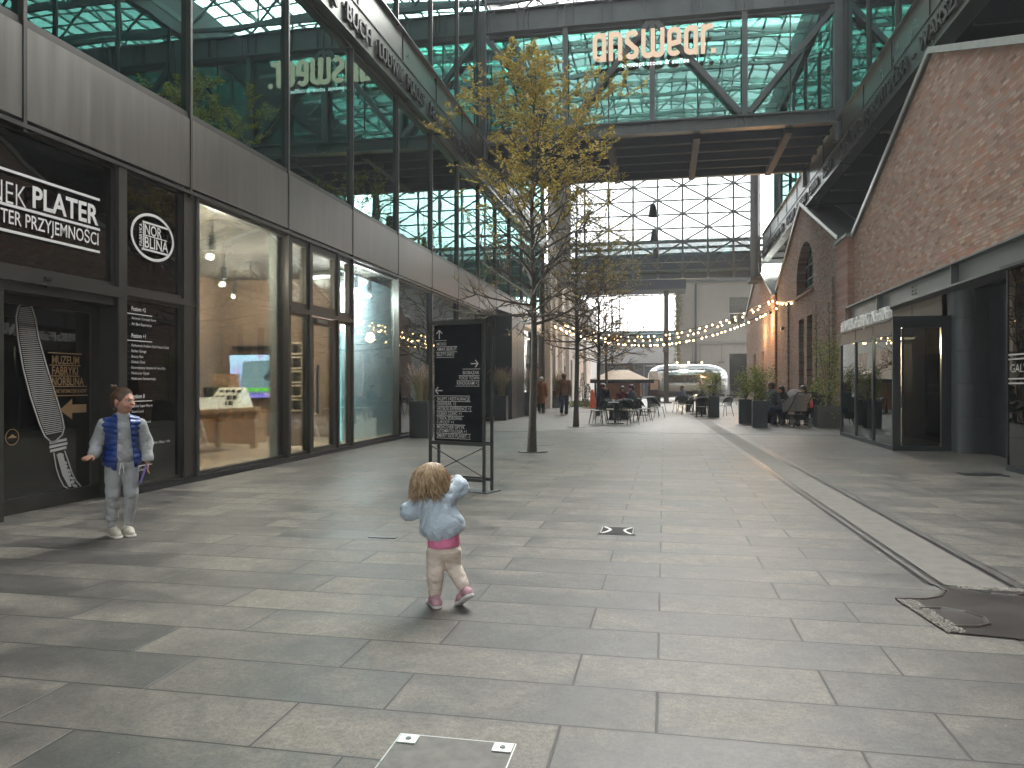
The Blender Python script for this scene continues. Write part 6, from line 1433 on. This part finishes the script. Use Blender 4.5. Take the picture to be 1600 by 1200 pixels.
gh = hair_mat('girl_hair', (.34,.21,.11), (.92,.72,.46)); S = Sdf(lo, hi, h); S.ell((HC[0]-.002,HC[1]-.004,HC[2]+.010), (.084,.092,.086), .01); S.ell((HC[0]+.0,HC[1]-.035,HC[2]-.060), (.070,.052,.060), .03); S.disp(lambda X, Y, Z: .004*np.sin(X*150+2*np.sin(Z*40))); S.mesh('hair', gh, Gd)
hair_strands('locks', (HC[0],HC[1]-.006,HC[2]+.006), .085, yaw, .245, gh, Gd, 520, 7, .026, 1.03, True, .0042, .18, .014)
# ---------------------------------------------------------------- grown-ups, farther off
def figure(label, loc, rz, ht, pose, cols, hairm, coat=.0, hair_len=.10, group=None, seed=0, hat=None, arms='down', slim=1.0, lean=0.0, headyaw=0.0, quilt=False):
    """rz 0 faces the camera side (-y)."""
    k = ht/1.75; t = thing('person', label, 'person', loc, R_(rz), group); h = .014 if ht > 1 else .01
    sk, top, leg, sh = cols; w = slim
    if pose == 'walk': hz = .93; hp = [(-.09,0,hz),(.09,0,hz)]; kn = [(-.09,-.10,.50),(.09,.04,.50)]; an = [(-.09,-.02,.09),(.09,.24,.15)]; py = 0
    elif pose == 'stand': hz = .93; hp = [(-.09,0,hz),(.09,0,hz)]; kn = [(-.10,-.01,.50),(.10,-.01,.50)]; an = [(-.11,0,.09),(.11,0,.09)]; py = 0
    else: hz = .53; hp = [(-.09,.05,hz),(.09,.05,hz)]; kn = [(-.13,-.38,.52),(.13,-.36,.52)]; an = [(-.12,-.36,.09),(.14,-.30,.09)]; py = .05
    Q = lambda p: tuple(q*k for q in p)
    ly = -lean; ch = (0,py+ly*.7,hz+.36); nk = (0,py+ly,hz+.56); hc = (0+.02*math.sin(headyaw),py+ly*1.15-.02,hz+.71)
    shd = [(-.17*w,py+ly*.85,hz+.47),(.17*w,py+ly*.85,hz+.47)]
    if arms == 'down': el = [(-.23*w,py+.03,hz+.19),(.23*w,py+.05,hz+.19)]; wrs = [(-.24*w,py-.06,hz-.06),(.25*w,py+.02,hz-.07)]
    elif arms == 'face': el = [(-.24*w,py-.12+ly,hz+.20),(.23*w,py-.16+ly,hz+.24)]; wrs = [(-.12,py-.34+ly,hz+.24),(.06,py-.17+ly,hz+.56)]
    else: el = [(-.25*w,py-.08+ly,hz+.20),(.25*w,py-.08+ly,hz+.20)]; wrs = [(-.12,py-.36+ly,hz+.24),(.12,py-.36+ly,hz+.25)]
    lo = (-.45*k,-.70*k,-.02); hi = (.45*k,.45*k,(hz+.95)*k); S = Sdf(lo, hi, h)
    head(S, Q(hc), .112*k, headyaw); S.cap(Q(nk), Q((hc[0],hc[1],hc[2]-.06)), .055*k, .05*k, .02)
    S.cap(Q((0,py,hz+.05)), Q(ch), .09*k, .10*k, .05); S.cap(Q(shd[0]), Q(shd[1]), .045*k, .045*k, .05)
    for i in (0,1):
        S.chain([Q(shd[i]),Q(el[i]),Q(wrs[i])], [.036*k,.034*k,.030*k]); d = Vector(wrs[i])-Vector(el[i]); hand(S, Q(wrs[i]), d, (0,0,1) if abs(d.z) < .2 else (0,-1,0), .17*k, curl=.5, k=.01)
        S.chain([Q(hp[i]),Q(kn[i]),Q(an[i])], [.06*k,.045*k,.036*k]); S.cap(Q((an[i][0],an[i][1],an[i][2]-.04)), Q((an[i][0],an[i][1]-.14,an[i][2]-.06)), .04*k, .03*k)
    S.mesh('body', skin, t); face_bits(t, Q(hc), .112*k, headyaw, hairm)
    S = Sdf(lo, hi, h)
    S.cap(Q((0,py,hz-.02)), Q((ch[0],ch[1],ch[2]+.02)), .155*k*w, .155*k*w, .06); S.cap(Q(shd[0]), Q(shd[1]), .085*k, .085*k, .06); S.cap(Q((0,nk[1],nk[2]-.06)), Q((0,nk[1],nk[2]+.03)), .085*k, .075*k, .03)
    for i in (0,1): S.chain([Q(shd[i]),Q(el[i]),Q(wrs[i])], [.082*k,.070*k,.055*k], .04)
    if coat: S.cap(Q((0,py,hz)), Q((0,py+.02,hz-coat)), .16*k*w, .20*k*w, .04); S.F = np.maximum(S.F, (hz-coat)*k-S.ax[2][None,None,:])
    else: S.F = np.maximum(S.F, (hz-.09)*k-S.ax[2][None,None,:])
    S.disp((lambda X, Y, Z: .010-.018*np.abs(np.sin(Z*math.pi/.075))) if quilt else wr(.007, 16, 26, seed)); S.mesh('coat' if coat else 'jacket', top, t)
    S = Sdf(lo, hi, h); S.cap(Q((-.05,py,hz-.03)), Q((.05,py,hz-.03)), .115*k, .115*k, .03)
    for i in (0,1): S.chain([Q(hp[i]),Q(kn[i]),Q(an[i])], [.105*k,.080*k,.064*k], .03)
    S.disp(wr(.006, 20, 30, seed+1)); S.mesh('trousers', leg, t)
    for i in (0,1):
        a = an[i]; rise = max(0, a[2]-.10); shoe(t, Q((a[0],a[1]+.06,rise*1.2)), Q((a[0],a[1]-.19,rise*.2)), 0, sh, .048*k, .06, .011, lace=False)
    S = Sdf(lo, hi, h*.7); hcv = Vector(hc); fv = Vector((math.sin(headyaw), -math.cos(headyaw), 0))
    S.ell(Q(hcv+u3*.028-fv*.018), (.100*k,.118*k,.105*k), .01, rot=headyaw); S.ell(Q(hcv-fv*.05-u3*.02), (.092*k,.072*k,.09*k), .02, rot=headyaw)
    if hair_len > .15: S.cap(Q(hcv-fv*.06), Q(hcv-fv*.085-u3*hair_len), .085*k, .07*k, .03); S.cap(Q(hcv-fv*.03+Vector((.06,0,0))), Q(hcv-fv*.03+Vector((.075,0,-hair_len*.8))), .04*k, .035*k, .03); S.cap(Q(hcv-fv*.03+Vector((-.06,0,0))), Q(hcv-fv*.03+Vector((-.075,0,-hair_len*.8))), .04*k, .035*k, .03)
    S.ell(Q(hcv+fv*.10-u3*.055), (.078*k,.075*k,.088*k), 0, cut=True, rot=headyaw)
    S.disp(wr(.004, 60, 70, seed)); S.mesh('hair', hairm, t)
    if hat:
        c = Q(hcv+u3*.045); m = MB().lathe([(.0,.085*k),(.06*k,.078*k),(.10*k,.045*k),(.115*k,.0),(.10*k,-.005)], c, 18); f_ = fv*.13*k
        m.poly([arc(0,0,.10*k,.09*k,0,360,14)], (c[0]+f_.x,c[1]+f_.y,c[2]+.002), (1,0,0), (0,1,0), (0,0,.012)); m.build('cap', hat, t, smooth=True, local=True)
    return t
H_ = {'grey': hair_mat('grey_hair', (.42,.40,.37), (.66,.64,.60)), 'dark': hair_mat('dark_hair', (.015,.011,.010), (.05,.035,.028)), 'brown': hair_mat('brown_hair', (.09,.05,.03), (.17,.10,.06)), 'white': hair_mat('white_hair', (.6,.58,.55), (.8,.78,.74))}
K_ = {n: cloth_mat('cloth_'+n, c) for n, c in dict(rust=(.34,.13,.045), tan=(.30,.15,.075), black=(.018,.018,.02), jeans=(.035,.05,.085), navy=(.014,.02,.04), slate=(.085,.10,.11), olive=(.10,.11,.09), taupe=(.26,.20,.17), grey=(.16,.16,.16), bluej=(.12,.17,.26), maroon=(.13,.03,.035), white=(.6,.6,.58)).items()}
figure('elderly woman with short grey hair walking away in a long rust coat', (-5.50,34.7,0), 185, 1.66, 'walk', (0,K_['rust'],K_['black'],M['black']), H_['grey'], .42, .08, seed=1)
figure('man walking away in a tan jacket, dark cap and blue jeans', (-4.30,33.5,0), 183, 1.80, 'walk', (0,K_['tan'],K_['jeans'],M['black']), H_['brown'], 0, .08, seed=2, hat=K_['maroon'], slim=1.08)
figure('seated man in a navy jacket raising one hand to his face', (-2.30,29.35,-.02), 80, 1.78, 'sit', (0,K_['navy'],K_['black'],M['black']), H_['brown'], 0, .08, seed=3, arms='face', slim=1.1, lean=.05)
figure('seated guest in a dark coat leaning over the table opposite the navy jacket', (-1.15,29.55,-.02), -75, 1.72, 'sit', (0,K_['slate'],K_['black'],M['black']), H_['dark'], 0, .12, seed=4, arms='table', lean=.10)
figure('seated woman facing the camera behind the navy jacket', (-1.62,30.75,-.02), 5, 1.64, 'sit', (0,K_['maroon'],K_['black'],M['black']), H_['brown'], 0, .2, seed=5, arms='table', lean=.06)
figure('white-haired person standing beyond the low kiosk', (-2.1,51.5,0), 150, 1.74, 'stand', (0,K_['grey'],K_['black'],M['black']), H_['white'], .3, .08, seed=6)
figure('seated woman in a blue jacket before the silver trailer', (.88,38.6,-.02), 60, 1.66, 'sit', (0,K_['bluej'],K_['black'],M['black']), H_['brown'], 0, .2, seed=7, arms='table', lean=.03, headyaw=-.6)
figure('seated man in a slate puffer coat, back to the camera, nearest the bush planter', (3.42,26.45,-.02), 125, 1.84, 'sit', (0,K_['slate'],K_['jeans'],K_['taupe']), H_['brown'], .0, .08, seed=8, arms='table', slim=1.12, lean=.10, quilt=True)
figure('second seated man, behind the slate puffer coat', (3.28,27.55,-.02), 100, 1.78, 'sit', (0,K_['olive'],K_['black'],M['black']), H_['brown'], 0, .08, seed=9, arms='table', lean=.05)
figure('smiling woman with long black hair in a taupe jacket reaching towards the pram', (4.62,27.1,-.02), -28, 1.68, 'sit', (0,K_['taupe'],K_['black'],M['black']), H_['dark'], 0, .26, seed=10, arms='table', lean=.16, headyaw=-.5)
figure('dark-haired guest leaning over beside the smiling woman', (4.12,28.2,-.02), -50, 1.66, 'sit', (0,K_['black'],K_['black'],M['black']), H_['dark'], 0, .2, seed=11, arms='table', lean=.16)
figure('seated person in grey between the bush planters', (2.0,35.05,-.02), -80, 1.7, 'sit', (0,K_['grey'],K_['black'],M['black']), H_['dark'], 0, .1, seed=12, arms='table', lean=.05)

# ================================================================== air: thin volume added for a veil like lens glare
N = NT('veil_haze'); pv = N.n('ShaderNodeVolumePrincipled'); pv.inputs['Density'].default_value = .0014; pv.inputs['Color'].default_value = (.92,.95,1,1); pv.inputs['Anisotropy'].default_value = .25
N.L(pv.outputs[0], N.out.inputs['Volume']); tag(MB().box(-61,61,-41,161,-1.6,21).build('haze', N.m), 'pale bluish haze added in the passage as a glare-like veil', kind='stuff')
